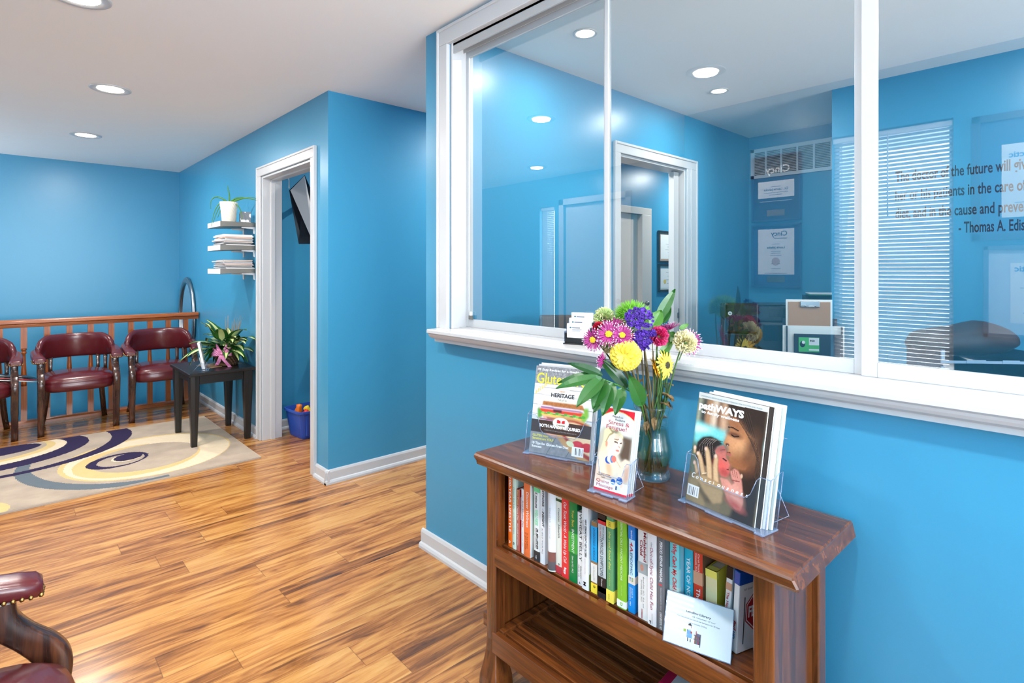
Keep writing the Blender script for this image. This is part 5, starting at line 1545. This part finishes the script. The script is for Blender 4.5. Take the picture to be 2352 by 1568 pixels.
STEMG = mat('stem_green', (70, 104, 48), .5); STEMB = mat('stem_brown', (112, 98, 62), .6); STEMD = mat('stem_dark', (44, 66, 40), .5)
MAG = mat('petal_magenta', (158, 38, 116), .55); MAGL = mat('petal_white_tip', (234, 200, 222), .55); EYEY = mat('flower_eye', (228, 186, 30), .7)
YEL = mat('petal_yellow', (240, 216, 74), .55); YELD = mat('petal_gold', (236, 186, 40), .55); PUR = mat('petal_purple', (86, 40, 160), .6); PURD = mat('petal_violet', (58, 26, 122), .6)
PINKC = mat('petal_pink', (214, 44, 110), .55); CRM = mat('petal_cream', (240, 232, 190), .6); LIMEP = mat('petal_lime', (204, 220, 150), .6); REDP = mat('petal_red', (200, 30, 60), .55); FUZZ = mat('fuzzy_green', (112, 176, 44), .6); TAN = mat('withered_petal', (214, 198, 150), .7)
CAMD = Vector((-.83, -.54, .12)).normalized()


def basis(nv):
    nv = Vector(nv).normalized()
    a = nv.cross(EZ)
    if a.length < .1: a = nv.cross(EX)
    a.normalize()
    return nv, a, nv.cross(a)


def stem(m, head, nv, r, rim_a, rim_r=.032, mi=0, low=.03):
    """curve from a bloom down through the vase neck to its foot (vase coordinates)"""
    rim = Vector((math.cos(rim_a) * rim_r, math.sin(rim_a) * rim_r, .195))
    foot = Vector((-math.cos(rim_a) * .024, -math.sin(rim_a) * .024, low))
    a = head - Vector(nv) * .03
    pts = []
    for i in range(9):
        k = i / 8
        p, q = head.lerp(a, k), a.lerp(rim, k)
        pts.append(p.lerp(q, k))
    for i in range(1, 5): pts.append(rim.lerp(foot, i / 4))
    m.tube(pts, r, 7, mi)
    return pts


def petal(m, c, nv, ang, r0, L, W, lift, mi, mt=None, n=4, curl=0):
    N, A, B = basis(nv)
    d = A * math.cos(ang) + B * math.sin(ang)
    s = N.cross(d)
    rows = []
    for i in range(n + 1):
        k = i / n
        w = W * (.35 + .65 * math.sin(math.pi * min(1, .15 + k * .78)))
        if i == n: w *= .6
        p = c + d * (r0 + L * k * math.cos(lift)) + N * (L * math.sin(lift) * k + curl * L * k * k)
        rows.append((p - s * w, p + N * w * .35, p + s * w))
    for i in range(n):
        a, b = rows[i], rows[i + 1]
        q = mt if (mt is not None and i >= n - 1) else mi
        m.add([a[0], a[1], b[1], b[0]], [(0, 1, 2, 3)], q, True); m.add([a[1], a[2], b[2], b[1]], [(0, 1, 2, 3)], q, True)


def flower(name, label, u, v, d, nv, fn, sr=.0022, ra=None, smat=None, cat='flower', rim_r=.032):
    t = T(name, label, cat, VC, 0, 'flowers in the glass vase')
    c = at(u, v, d) - VC
    if ra is None: ra = math.atan2(c.y, c.x) + rv(-.5, .5)
    m = MB(); stem(m, c, Vector(nv).normalized(), sr, ra, rim_r, 0, rv(.022, .05))
    m.build('stem', smat or STEMG, t)
    fn(t, c, Vector(nv).normalized())
    return t


def daisy(R, tip=True, cols=None, eye=EYEY, dens=24, lift=.25, layers=2, w=.0017):
    def f(t, c, nv):
        m = MB()
        for l in range(layers):
            for i in range(dens):
                petal(m, c + nv * .002 * l, nv, 2 * math.pi * (i + .37 * l) / dens + rv(-.07, .07), R * .18, R * (.86 - .14 * l) * rv(.9, 1.08), w * rv(.8, 1.15), lift + .28 * l + rv(-.08, .08), 0, 1 if tip else 0, 7, -.12)
        m.build('petals', cols or [MAG, MAGL], t)
        if eye:
            N, A, B = basis(nv)
            e = MB()
            for i in range(40):
                a, r = i * 2.4, R * .23 * math.sqrt(i / 40)
                e.ball(c + A * r * math.cos(a) + B * r * math.sin(a) + N * (.007 + .002 * (1 - i / 40)), R * .035 + .0006, 6)
            e.build('flower_eye', eye, t)
    return f


def mum(R, cols, flat=.8, n=170):
    def f(t, c, nv):
        m = MB()
        N, A, B = basis(nv)
        for i in range(n):
            th = math.acos(1 - 1.35 * (i + .5) / n); ph = i * 2.39996
            dr = N * math.cos(th) + (A * math.cos(ph) + B * math.sin(ph)) * math.sin(th)
            sd = N.cross(dr)
            sd = sd.normalized() if sd.length > .05 else A
            tv = sd.cross(dr)
            if tv.dot(N) > 0: tv = -tv
            w = R * .17 * rv(.85, 1.15)
            rows = []
            for k in range(5):
                q = k / 4
                p = c + dr * R * (.66 + .06 * math.sin(th)) + tv * R * .46 * q + dr * R * (.50 * q - .16 * q * q)
                ww = w * (.5, .9, 1.05, .95, .35)[k]
                rows.append((p - sd * ww + dr * ww * .3, p, p + sd * ww + dr * ww * .3))
            for k in range(4):
                a_, b_ = rows[k], rows[k + 1]
                m.add([a_[0], a_[1], b_[1], b_[0]], [(0, 1, 2, 3)], i % len(cols), True); m.add([a_[1], a_[2], b_[2], b_[1]], [(0, 1, 2, 3)], i % len(cols), True)
        m.ball(c, R * .62, 12)
        m.build('petals', cols, t)
    return f


def carnation(R, cols, n=95):
    def f(t, c, nv):
        m = MB()
        N, A, B = basis(nv)
        for i in range(n):
            th, ph = math.acos(1 - 1.15 * rv(0, 1)), rv(0, 6.28)
            dr = N * math.cos(th) + (A * math.cos(ph) + B * math.sin(ph)) * math.sin(th)
            _, P, Q = basis(dr)
            P = (P * math.cos(ph * 3) + Q * math.sin(ph * 3)); Q = dr.cross(P)
            rows = []
            for j in range(8):
                x = -1 + 2 * j / 7
                wv = Q * (R * .10 * math.sin(j * 2.3 + i))
                rows.append((c + dr * R * .35 + P * x * R * .12, c + dr * R * rv(.82, 1.08) + P * x * R * .34 + wv * 1.5 - dr * abs(x) * R * .12))
            for j in range(7):
                m.add([rows[j][0], rows[j + 1][0], rows[j + 1][1], rows[j][1]], [(0, 1, 2, 3)], i % len(cols), True)
        m.build('petals', cols, t)
        MB().loft([sq(c - N * R * .9, A, B, .004, .004, 10, 2), sq(c - N * R * .5, A, B, .008, .008, 10, 2), sq(c + N * R * .05, A, B, .009, .009, 10, 2)]).build('calyx', LEAFM, t)
    return f


def statice(rx_, rz_, cols, n=150):
    def f(t, c, nv):
        m = MB(); s = MB()
        N, A, B = basis(nv)
        for i in range(n):
            a, r = rv(0, 6.28), math.sqrt(rv(0, 1))
            p = c + A * (rx_ * r * math.cos(a)) + B * (rz_ * r * math.sin(a)) + N * (rx_ * .45 * (1 - r * r) + rv(-.004, .004))
            dn = (N + A * rv(-.7, .7) + B * rv(-.7, .7)).normalized()
            for k in range(5):
                petal(m, p, dn, k * 1.257 + i, .0003, .0050, .0027, .6, i % len(cols), None, 2)
            if i % 6 == 0: s.tube([p, c - N * .03 + (p - c) * .3], .0008, 4)
        m.build('florets', cols, t); s.build('stalks', STEMG, t)
    return f


def fuzz(R):
    def f(t, c, nv):
        m = MB()
        for i in range(520):
            z = rv(-.55, 1); a = rv(0, 6.28); r = math.sqrt(1 - z * z)
            d = Vector((r * math.cos(a), r * math.sin(a), z * .85))
            p0, p1 = c + d * R * .55, c + d * R * rv(.92, 1.1) + Vector((rv(-.003, .003), rv(-.003, .003), .003))
            m.tube([p0, (p0 + p1) / 2, p1], [.0013, .0011, .0003], 4)
        m.ball(c, R * .62, 12)
        m.build('bristles', FUZZ, t)
    return f


F_ = flower
D0 = 1.50
F_('daisy', 'magenta daisy with white tips, leftmost bloom of the bouquet', 1364, 780, 1.49, CAMD + Vector((-.15, .35, -.1)), daisy(0.035, dens=26), smat=STEMD)
F_('daisy', 'magenta daisy with white tips and yellow eye, between leftmost bloom and purple statice', 1399, 769, 1.47, CAMD + Vector((0, .1, .35)), daisy(0.038, dens=28), smat=STEMD)
F_('daisy', 'magenta daisy with yellow eye just left of the lower purple statice', 1429, 771, 1.46, CAMD + Vector((0, -.1, .3)), daisy(0.033, dens=26), smat=STEMD)
F_('daisy', 'magenta daisy tilted upward behind the two yellow-eyed daisies', 1409, 748, 1.52, Vector((-.25, -.1, .9)), daisy(0.041, dens=28, eye=None), smat=STEMD)
F_('daisy', 'magenta daisy facing upward right of the purple statice', 1536, 757, 1.55, Vector((-.1, .15, .95)), daisy(0.038, dens=26, eye=None, lift=.5))
F_('daisy', 'small magenta daisy seen side-on below the leftmost bloom', 1386, 828, 1.46, Vector((-.2, .93, .12)), daisy(0.026, dens=18, eye=None, lift=.35), sr=.0016)
F_('daisy', 'magenta daisy half hidden behind the cream carnation', 1580, 785, 1.62, Vector((-.4, -.55, .2)), daisy(0.044, dens=24, eye=None), sr=.0018)
F_('chrysanthemum', 'large double yellow chrysanthemum low in the bouquet centre', 1437, 815, 1.46, CAMD + Vector((0, .1, -.1)), mum(.036, [YEL, YEL, mat('petal_lemon', (230, 200, 60), .55)]), sr=.003, smat=STEMB)
F_('chrysanthemum', 'smaller yellow chrysanthemum above the large one, touching the purple statice', 1452, 787, 1.49, CAMD + Vector((0, 0, .4)), mum(.022, [YEL, MATS['petal_lemon']], n=90), smat=STEMB)
F_('sunny_daisy', 'drooping yellow daisy with dark eye seen from the side, right of the stems', 1529, 838, 1.52, Vector((.35, -.9, .0)) + CAMD * .35, daisy(0.039, False, [YEL, YELD], mat('dark_eye', (66, 60, 40), .8), 20, -.1, 2, .0042))
F_('sunny_daisy', 'yellow daisy with narrow petals turned to the left, beside the drooping one', 1508, 842, 1.50, Vector((-.2, .8, -.3)) + CAMD * .3, daisy(0.033, False, [YELD, YELD], None, 16, .1, 2, .0038))
F_('statice', 'upper purple statice head below the fuzzy green ball', 1468, 732, 1.47, CAMD + Vector((0, 0, .5)), statice(.036, .031, [PUR, PUR, PURD], 190), smat=STEMB)
F_('statice', 'lower purple statice head beside the pink carnation', 1476, 781, 1.46, CAMD + Vector((0, .1, 0)), statice(.024, .026, [PUR, PUR, PURD], 150), smat=STEMB)
F_('statice', 'small purple sprig on the lower statice, right side', 1498, 766, 1.48, CAMD, statice(.011, .008, [PUR, PURD], 26), sr=.0012, smat=STEMB)
F_('trick_dianthus', 'fuzzy bright green ball at the top of the bouquet', 1452, 728, 1.56, Vector((0, 0, 1)), fuzz(.053), sr=.0028)
F_('carnation', 'pale green carnation at the upper left of the bouquet', 1388, 730, 1.56, CAMD + Vector((0, .2, .5)), carnation(.031, [LIMEP, CRM, LIMEP]))
F_('carnation', 'bright pink carnation right of the lower purple statice', 1513, 772, 1.50, CAMD + Vector((0, -.2, .2)), carnation(.028, [PINKC, PINKC, mat('petal_rose', (232, 90, 140), .55)]))
F_('carnation', 'cream carnation on a long stem at the right of the bouquet', 1573, 785, 1.52, CAMD + Vector((.2, -.5, .25)), carnation(.034, [CRM, CRM, mat('petal_ivory', (232, 222, 166), .6)], 80), ra=-1.2)
F_('carnation', 'red carnation peeping between the pale green carnation and the daisies', 1376, 752, 1.53, CAMD, carnation(.018, [REDP], 40))
F_('faded_bloom', 'withered cream bloom under the magenta daisies', 1397, 797, 1.51, CAMD + Vector((0, .2, -.2)), carnation(.019, [TAN, CRM], 40), smat=STEMB)
# bare stems standing in the vase
t = T('dried_stems', 'bundle of bare brown stems standing in the glass vase', 'stems', VC)
for i in range(16):
    a = rv(0, 6.28)
    top = Vector((math.cos(a) * rv(.01, .05), math.sin(a) * rv(.01, .05), rv(.27, .36)))
    m = MB(); stem(m, top, (0, 0, 1), rv(.0018, .0032), a + rv(-.3, .3), rv(.01, .036), 0, rv(.02, .04)); m.build('stem', (STEMB, STEMG, STEMB, STEMD)[i % 4], t)
m = MB()
for i in range(16):
    a = rv(0, 6.28)
    leaf(m, (math.cos(a) * .03, math.sin(a) * .03, rv(.16, .27)), (math.cos(a), math.sin(a), rv(-1, 1)), (0, 0, 1), rv(.02, .04), rv(.006, .011), 1.2, .5, 5, 0, 0, .5, .3)
m.build('withered_leaves', mat('withered_leaf', (150, 118, 76), .8), t)
# foliage
t = T('foliage_spray', 'glossy dark green leaf spray hanging over the food magazine', 'foliage', VC, 0, 'foliage in the glass vase')
hub = at(1384, 878, 1.43) - VC
m = MB()
pts = [at(1384, 870, 1.43) - VC, at(1418, 884, 1.45) - VC, at(1448, 898, 1.48) - VC, at(1472, 922, 1.52) - VC, Vector((-.02, .01, .15)), Vector((.01, -.01, .03))]
m.tube(pts, [.0016, .002, .0024, .0026, .0026, .0026], 7)
m.build('stem', LEAFM, t)
for (bu, bv, bd), (tu, tv, td), w_, dr in (((1384, 862, 1.43), (1305, 833, 1.44), .0125, .5), ((1382, 864, 1.43), (1282, 876, 1.43), .0135, .7), ((1380, 868, 1.42), (1278, 889, 1.40), .0145, .6), ((1384, 870, 1.41), (1325, 932, 1.36), .0185, .5), ((1390, 874, 1.42), (1362, 938, 1.37), .0195, .5),
                                          ((1408, 880, 1.42), (1384, 953, 1.38), .0185, .5), ((1430, 892, 1.44), (1413, 952, 1.40), .0165, .5), ((1405, 896, 1.46), (1333, 917, 1.44), .013, .6), ((1412, 905, 1.48), (1362, 946, 1.46), .011, .6), ((1440, 890, 1.47), (1374, 818, 1.47), .017, .25), ((1474, 930, 1.46), (1445, 862, 1.43), .022, .4)):
    b_, e_ = at(bu, bv, bd) - VC, at(tu, tv, td) - VC
    d_ = e_ - b_
    m = MB()
    up = CAMD * .8 + EZ * .6
    dd = d_.normalized()
    upn = (up - dd * up.dot(dd)).normalized()
    leaf(m, b_, (dd + upn * dr * .45), upn, d_.length * (1 + dr * dr * .06), w_, dr, .22, 10, 0, 0, .75)
    mid = MB()
    m.build('leaf_blade', LEAFG if tv > 850 else LEAFD, t)
t = T('foliage_sprig', 'upright dark green leaves at the top right of the bouquet', 'foliage', VC, 0, 'foliage in the glass vase')
m = MB(); m.tube([at(1516, 745, 1.53) - VC, at(1508, 800, 1.54) - VC, Vector((.02, -.02, .19)), Vector((0, 0, .03))], .002, 7); m.build('stem', STEMG, t)
for (bu, bv, bd), (tu, tv, td), w_ in (((1508, 738, 1.54), (1551, 663, 1.55), .015), ((1518, 742, 1.55), (1541, 704, 1.55), .013), ((1498, 750, 1.52), (1519, 712, 1.52), .019), ((1530, 790, 1.55), (1548, 762, 1.56), .016), ((1560, 755, 1.58), (1582, 744, 1.58), .007), ((1516, 812, 1.53), (1545, 785, 1.54), .012)):
    b_, e_ = at(bu, bv, bd) - VC, at(tu, tv, td) - VC
    m = MB(); dd = (e_ - b_).normalized(); upn = (CAMD - dd * CAMD.dot(dd)).normalized()
    leaf(m, b_, dd + upn * .12, upn, (e_ - b_).length, w_, .25, .25, 9, 0, 0, .8)
    m.build('leaf_blade', LEAFG if bv < 745 else LEAFM, t)

# ------------------------------------------------------------------ the office behind the glass
t = T('return_air_grille', 'long white louvred vent high on the back wall of the office', 'vent', (4.65, 1.72, 2.21))
m = MB()
y0, y1, z0, z1 = -.37, .37, -.123, .123
m.box(-.012, y0, z0, 0, y1, z0 + .028).box(-.012, y0, z1 - .028, 0, y1, z1).box(-.012, y0, z0, 0, y0 + .03, z1).box(-.012, y1 - .03, z0, 0, y1, z1)
for i in range(1, 6): m.box(-.011, y0 + i * .123 - .007, z0, 0, y0 + i * .123 + .007, z1)
m.build('frame', WHITEP, t, .001)
m = MB()
for i in range(15):
    z = z0 + .034 + i * .0128
    m.add([(-.009, y0 + .02, z), (-.009, y1 - .02, z), (-.001, y1 - .02, z + .009), (-.001, y0 + .02, z + .009)], [(0, 1, 2, 3)])
m.build('louvres', WHITEP, t)
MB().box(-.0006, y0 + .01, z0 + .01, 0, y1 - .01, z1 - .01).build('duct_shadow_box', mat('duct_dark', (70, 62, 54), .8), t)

t = T('office_desk', 'wide grey office desk under the printer behind the glass', 'desk', (4.05, 1.2, 0))
DESK = mat('desk_laminate', (150, 152, 156), .4)
MB().box(-.60, .02, .70, .58, .88, .735).build('desktop', DESK, t, .003)
MB().box(-.58, .04, 0, -.55, .86, .70).box(.55, .04, 0, .58, .86, .70).build('side_panel', DESK, t)
t = T('wall_desk', 'grey desk along the office side wall under the black tray', 'desk', (3.45, -.2, 0))
MB().box(-.34, -.9, .72, .335, 1.1, .755).build('desktop', DESK, t, .003)
MB().box(-.32, -.88, 0, -.29, 1.08, .72).box(.30, -.88, 0, .33, 1.08, .72).build('side_panel', DESK, t)

# printer
pb = Vector((3.64, 1.555, .7355)); prz = -1.02
t = T('office_printer', 'black office printer behind the glass on the desk', 'printer', pb, prz)
m = MB().box(-.25, -.20, .02, .25, .20, .27)
m.build('printer_body', mat('printer_grey', (34, 36, 42), .35), t, .012)
MB().box(-.252, -.225, .20, -.06, -.16, .385).box(-.252, -.215, .10, -.06, -.16, .20).build('front_tower', BLACKP, t, .012)
MB().box(-.25, -.19, .27, .19, .19, .365).build('document_feeder', mat('printer_black', (26, 28, 32), .25), t, .012)
MB().box(-.05, -.10, .368, .27, .12, .376).box(.0, -.19, .30, .20, -.05, .364).build('feed_tray', BLACKP, t, .003)
MB().box(-.03, -.212, .16, .13, -.199, .255).build('touch_screen', MATS['screen_glass'], t, .002)
MB().box(-.04, -.30, .055, .20, -.19, .075).box(-.02, -.29, .075, .18, -.20, .078).build('output_tray', GREYP, t, .003)
MB().tube([(.02, -.303, .045), (.03, -.31, .035), (.10, -.312, .033), (.17, -.31, .035), (.18, -.303, .045)], .006, 8).build('tray_handle', SILVER, t)
m = MB(); F4 = frame((-.225, -.2262, .322), (1, 0, 0), (0, 0, 1), (0, -1, 0))
m.lathe([(.0005, 0), (.012, .0004)], 24, 0, F4, False); m.text('hp', F4 @ Matrix.Translation((0, 0, .0008)), w=.014, x0=-.007, y0=-.004, mi=1, shear=.2, bold=.02)
m.build('logo_badge', [mat('badge_white', (220, 226, 234), .4), BLACKP], t)
# file holder with clipboard and papers
cb = at(1862, 800, 3.30); cb.z = .7355
RZC = -.98
t = T('file_holder', 'black upright desk file with a green ink label behind the glass', 'file holder', cb, RZC)
MB().box(-.10, -.04, 0, .16, -.034, .215).box(-.14, .06, 0, .16, .066, .30).box(.154, -.04, 0, .16, .066, .26).box(-.14, -.04, 0, -.134, .066, .26).box(-.14, -.04, 0, .16, .066, .006).build('pocket', mat('file_dark', (34, 40, 54), .4), t, .002)
m = MB().box(-.075, -.0425, .11, .035, -.0405, .195, 0).box(-.02, -.0435, .15, .033, -.0425, .193, 1).box(-.02, -.0435, .118, .033, -.0425, .128, 1)
m.text('950', frame((-.016, -.0437, .17), (1, 0, 0), (0, 0, 1), (0, -1, 0)), w=.026, h=.012, mi=2, bold=.04)
m.ball((-.055, -.042, .155), (.016, .002, .02), 10, 2).ball((-.050, -.0425, .165), (.010, .0025, .010), 10, 1)
m.build('ink_label', [mat('ink_label_green', (84, 190, 96), .4), WHITEP, BLACKP], t)
o = MB().loft([sq((0, 0, z), EX, EY, .14, .003, 20, 9) for z in (0, .30)], 0, False).build('paper_sheaf', PAPER, None, 0, 2, cb + Vector((-.012, -.018, .045)), RZC)
o.data.transform(Matrix.Translation((0, 0, 0)))
tag(o, 'white paper sheaf standing at the front of the black desk file', 'papers')
o.scale = (1.18, 1, .72)
o2 = T('clipboard', 'brown hardboard clipboard with metal clip standing in the desk file', 'clipboard', cb + Vector((.02, .02, .015)), RZC)
MB().box(-.11, 0, 0, .12, .005, .385).build('board', mat('hardboard', (178, 132, 96), .6), o2, .008)
MB().box(-.122, .006, 0, .132, .009, .398).build('backing_card', PAPER, o2, .008)
m = MB().box(-.045, -.008, .352, .06, 0, .388).tube([(-.045, -.008, .358), (.06, -.008, .358)], .006, 8).ball((-.02, -.012, .362), .006, 8).ball((.035, -.012, .362), .006, 8)
m.build('metal_clip', SILVER, o2, .002)
# stacked trays behind
tz = at(1892, 690, 3.95)
t = T('tray_tower', 'dark stacked letter trays behind the clipboard in the office', 'letter tray', (tz.x, tz.y, .7355), -1.1)
m = MB()
for i in range(5):
    z = .06 + i * .075
    m.ext([(-.12, z), (.14, z), (.14, z + .05), (-.12, z + .012)], 'x', -.12, .16)
m.build('trays', mat('tray_dark', (30, 36, 48), .4), t, .002)
for i, (c, lb) in enumerate((((40, 110, 70), 'green folder lying on top of the stacked letter trays'), ((232, 232, 230), 'white sheet lying above the green folder on the stacked trays'))):
    tag(MB().box(-.10, -.1, 0, .13, .12, .008).build('folder', mat('folder_%d' % i, c, .5), None, .001, 2, (tz.x, tz.y, .7355 + .412 + .009 * i), -1.1), lb, 'folder')
# tray with black bag, right
tb = at(2225, 868, 2.62); tb.z = .7555
t = T('letter_tray', 'three tier grey plastic letter tray under the black bag behind the glass', 'letter tray', tb, -.83)
CLR = clear_mat('smoky_plastic', (120, 140, 160), 1.5, 1.5, .05, .5, (60, 84, 110))
m = MB()
for z in (0, .075, .15):
    m.box(-.20, -.13, z, .20, .13, z + .004)
for x in (-.20, .197): m.box(x, -.13, 0, x + .004, .13, .20)
m.box(-.2, .127, 0, .2, .13, .19)
m.build('tiers', CLR, t)
m = MB()
for z in (.0, .075, .15):
    m.box(.192, -.135, z, .206, -.128, z + .06).box(-.206, -.135, z, -.192, -.128, z + .06)
    m.box(-.2, -.134, z, .2, -.13, z + .012); m.box(.05, -.136, z + .002, .12, -.134, z + .016).box(-.1, -.136, z + .002, -.02, -.134, z + .016)
m.build('front_lip', mat('tray_edge', (150, 176, 200), .3), t)
random.seed(9)
m = MB()
secs = []
for i, (x, w_, h0, h1) in enumerate(((-.25, .06, .02, .10), (-.23, .10, .0, .125), (-.15, .11, .005, .14), (-.05, .11, .01, .15), (.03, .11, .01, .185), (.09, .11, .015, .165), (.15, .105, .03, .145), (.175, .08, .05, .12))):
    r = []
    for j in range(18):
        a = 2 * math.pi * j / 18
        k = 1 + rv(-.06, .06)
        r.append((x + rv(-.006, .006), w_ * math.cos(a) * k, (h0 + h1) / 2 + (h1 - h0) / 2 * math.sin(a) * k))
    secs.append(r)
m.loft(secs)
o = m.build('black_bag', mat('bag_cloth', (48, 42, 48), .6), None, 0, 2, tb + Vector((0, 0, .157)), -.83, 1)
tag(o, 'crumpled black cloth bag lying on the letter tray behind the right glass', 'bag')
tag(MB().box(-.10, -.06, 0, .10, .06, .05).build('white_router', WHITEP, None, .018, 3, at(2348, 905, 2.35) * Vector((1, 1, 0)).length * 0 + Vector((at(2362, 890, 2.45).x, at(2362, 890, 2.45).y, .7555)), -.7), 'white rounded box on the office desk at the right edge', 'box')
# office chair
oc = Vector((2.07, 1.73, 0))
t = T('office_chair', 'dark mesh office chair, only its back top showing behind the left glass', 'office chair', oc, -.75)
m = MB()
m.loft([sq((0, .0 + .006 * k * k, z), EX, EY, a, .022, 24, 7) for k, (z, a) in enumerate(((.62, .19), (.75, .215), (.9, .22), (1.085, .222), (1.10, .216)))], 0, True)
m.build('backrest', mat('mesh_brown', (44, 38, 38), .8), t)
MB().loft([sq((0, -.20, z), EX, EY, a, a, 24, 4) for z, a in ((.42, .20), (.44, .23), (.49, .23), (.51, .2))]).build('seat', BLACKP, t)
MB().tube([(0, -.2, .06), (0, -.2, .42)], .03, 12).tube([(0, -.12, .44), (0, .04, .5), (0, .05, .75)], .02, 8).build('column', BLACKP, t)
for i in range(5):
    a = i * 1.2566
    b = MB().tube([(0, -.2, .09), (.20 * math.cos(a), -.2 + .20 * math.sin(a), .06)], [.024, .016], 8).build('base_leg', BLACKP, t)
    MB().ball((.21 * math.cos(a), -.2 + .21 * math.sin(a), .026), .025, 10).build('caster', BLACKP, b)


# ------------------------------------------------------------------ framed certificates
def framed(label, X, yc, zc, w, h, frame_rgb, fw, mat_rgb, paper, lines, face=1, Y=None, plaque=False):
    """hung on a wall: face 1 looks to +x (rear wall), face 0 to -y (corridor wall)"""
    loc = (X, yc, zc)
    t = T('framed_certificate', label, 'framed certificate', loc)
    Fm = frame((0, 0, 0), (0, 1, 0), EZ, (1, 0, 0)) if face else frame((0, 0, 0), (1, 0, 0), EZ, (0, -1, 0))
    m = MB()
    a, b = w / 2, h / 2
    for x0, y0, x1, y1 in ((-a, -b, a, -b + fw), (-a, b - fw, a, b), (-a, -b, -a + fw, b), (a - fw, -b, a, b)):
        m.box(x0, y0, .002, x1, y1, .022, 0, Fm)
    m.build('frame', mat('frm_%02x%02x%02x' % frame_rgb, frame_rgb, .35), t, .002)
    MB().box(-a + fw * .5, -b + fw * .5, .002, a - fw * .5, b - fw * .5, .008, 0, Fm).build('mount', mat('mnt_%02x%02x%02x' % mat_rgb, mat_rgb, .6), t)
    px0, py0, px1, py1 = paper
    p = MB().box(px0, py0, .008, px1, py1, .0092, 0, Fm).build('certificate', mat('cert_paper', (238, 238, 234), .6), t)
    m = MB(); ms = []
    for s_, cx, cy, ww, c in lines:
        mm = mat('cert_%02x%02x%02x' % c, c, .5)
        if mm not in ms: ms.append(mm)
        if s_ == '@':
            m.ball((cx, cy, .0094), (ww, ww, .0003), 16, ms.index(mm), Fm)
        elif s_ == '#':
            m.box(cx - ww / 2, cy - .0015, .0092, cx + ww / 2, cy + .0015, .0096, ms.index(mm), Fm)
        else:
            m.text(s_, Fm @ Matrix.Translation((0, 0, .0098)), w=ww, x0=cx, y0=cy, mi=ms.index(mm), align='C', bold=.02)
    m.build('print', ms, p)
    if plaque:
        MB().box(-.055, -b + .035, .008, .055, -b + .075, .010, 0, Fm).build('plaque', BRASS, t)
    return t


GR, DKI, NV = (90, 96, 104), (60, 64, 72), (30, 60, 110)
framed('blue framed award reading Cincy, lower of two mirrored beside the office vent', -.5, 1.475, 1.415, .305, .405, (40, 66, 106), .012, (36, 70, 120), (-.112, -.118, .112, .172),
       [('Cincy', -.02, .128, .10, DKI), ('#', -.03, .112, .08, DKI), ('#', 0, .076, .05, GR), ('Laurie Jahnke', .0, .048, .11, DKI), ('#', 0, .03, .06, GR), ('#', 0, .018, .06, GR), ('#', 0, .004, .07, GR), ('@', 0, -.035, .026, (200, 170, 150)), ('#', 0, -.05, .056, DKI), ('#', 0, -.08, .06, GR), ('#', 0, -.11, .14, GR)], 1, None, True)
framed('blue framed award reading Cincy on a dark field, mirrored over the office vent', -.5, 1.475, 1.845, .305, .42, (40, 66, 106), .012, (30, 44, 70), (-.112, -.058, .112, .048),
       [('Dr. Laurie Jahnke', 0, -.012, .15, DKI), ('#', 0, .012, .06, GR), ('#', 0, -.026, .15, GR), ('#', 0, -.04, .08, GR), ('Cincy', -.01, .10, .15, (235, 235, 235)), ('#', 0, -.08, .2, (200, 204, 210))], 1, None, True)
framed('large dark blue framed diploma mirrored behind the window quotation', -.5, .20, 1.78, .60, .62, (52, 66, 96), .035, (30, 84, 134), (-.17, -.20, .187, .155),
       [('Chiropractic', .06, .09, .20, (60, 130, 190)), ('#', .0, .05, .2, GR), ('#', 0, .0, .16, NV), ('#', 0, -.03, .22, NV), ('#', 0, -.09, .1, NV), ('#', .04, -.13, .2, GR)], 1)
framed('pale mounted certificate in a grey frame mirrored at the right edge, below the diploma', -.5, .22, 1.218, .47, .45, (96, 118, 146), .02, (196, 206, 216), (-.135, -.15, .135, .14),
       [('Chiropractic', .02, .10, .2, (60, 130, 190)), ('#', 0, .05, .16, GR), ('#', 0, .02, .2, GR), ('#', 0, -.04, .12, NV), ('#', 0, -.1, .18, GR)], 1)
framed('upper dark framed diploma on the corridor wall seen through the office doorway', 5.40, 3.32, 1.58, .50, .34, (38, 32, 30), .02, (196, 160, 132), (-.2, -.13, .2, .13),
       [('@', 0, .07, .03, (200, 190, 170)), ('#', 0, .03, .2, GR), ('#', 0, 0, .14, GR), ('#', 0, -.03, .22, GR), ('#', 0, -.06, .12, GR)], 0)
framed('lower dark framed certificate on the corridor wall seen through the office doorway', 5.40, 3.32, 1.245, .50, .30, (38, 32, 30), .025, (226, 222, 212), (-.2, -.11, .2, .11),
       [('@', -.12, -.04, .025, (226, 196, 90)), ('#', 0, .06, .2, GR), ('#', 0, .02, .14, GR), ('#', 0, -.02, .2, GR), ('#', 0, -.06, .16, GR)], 0)
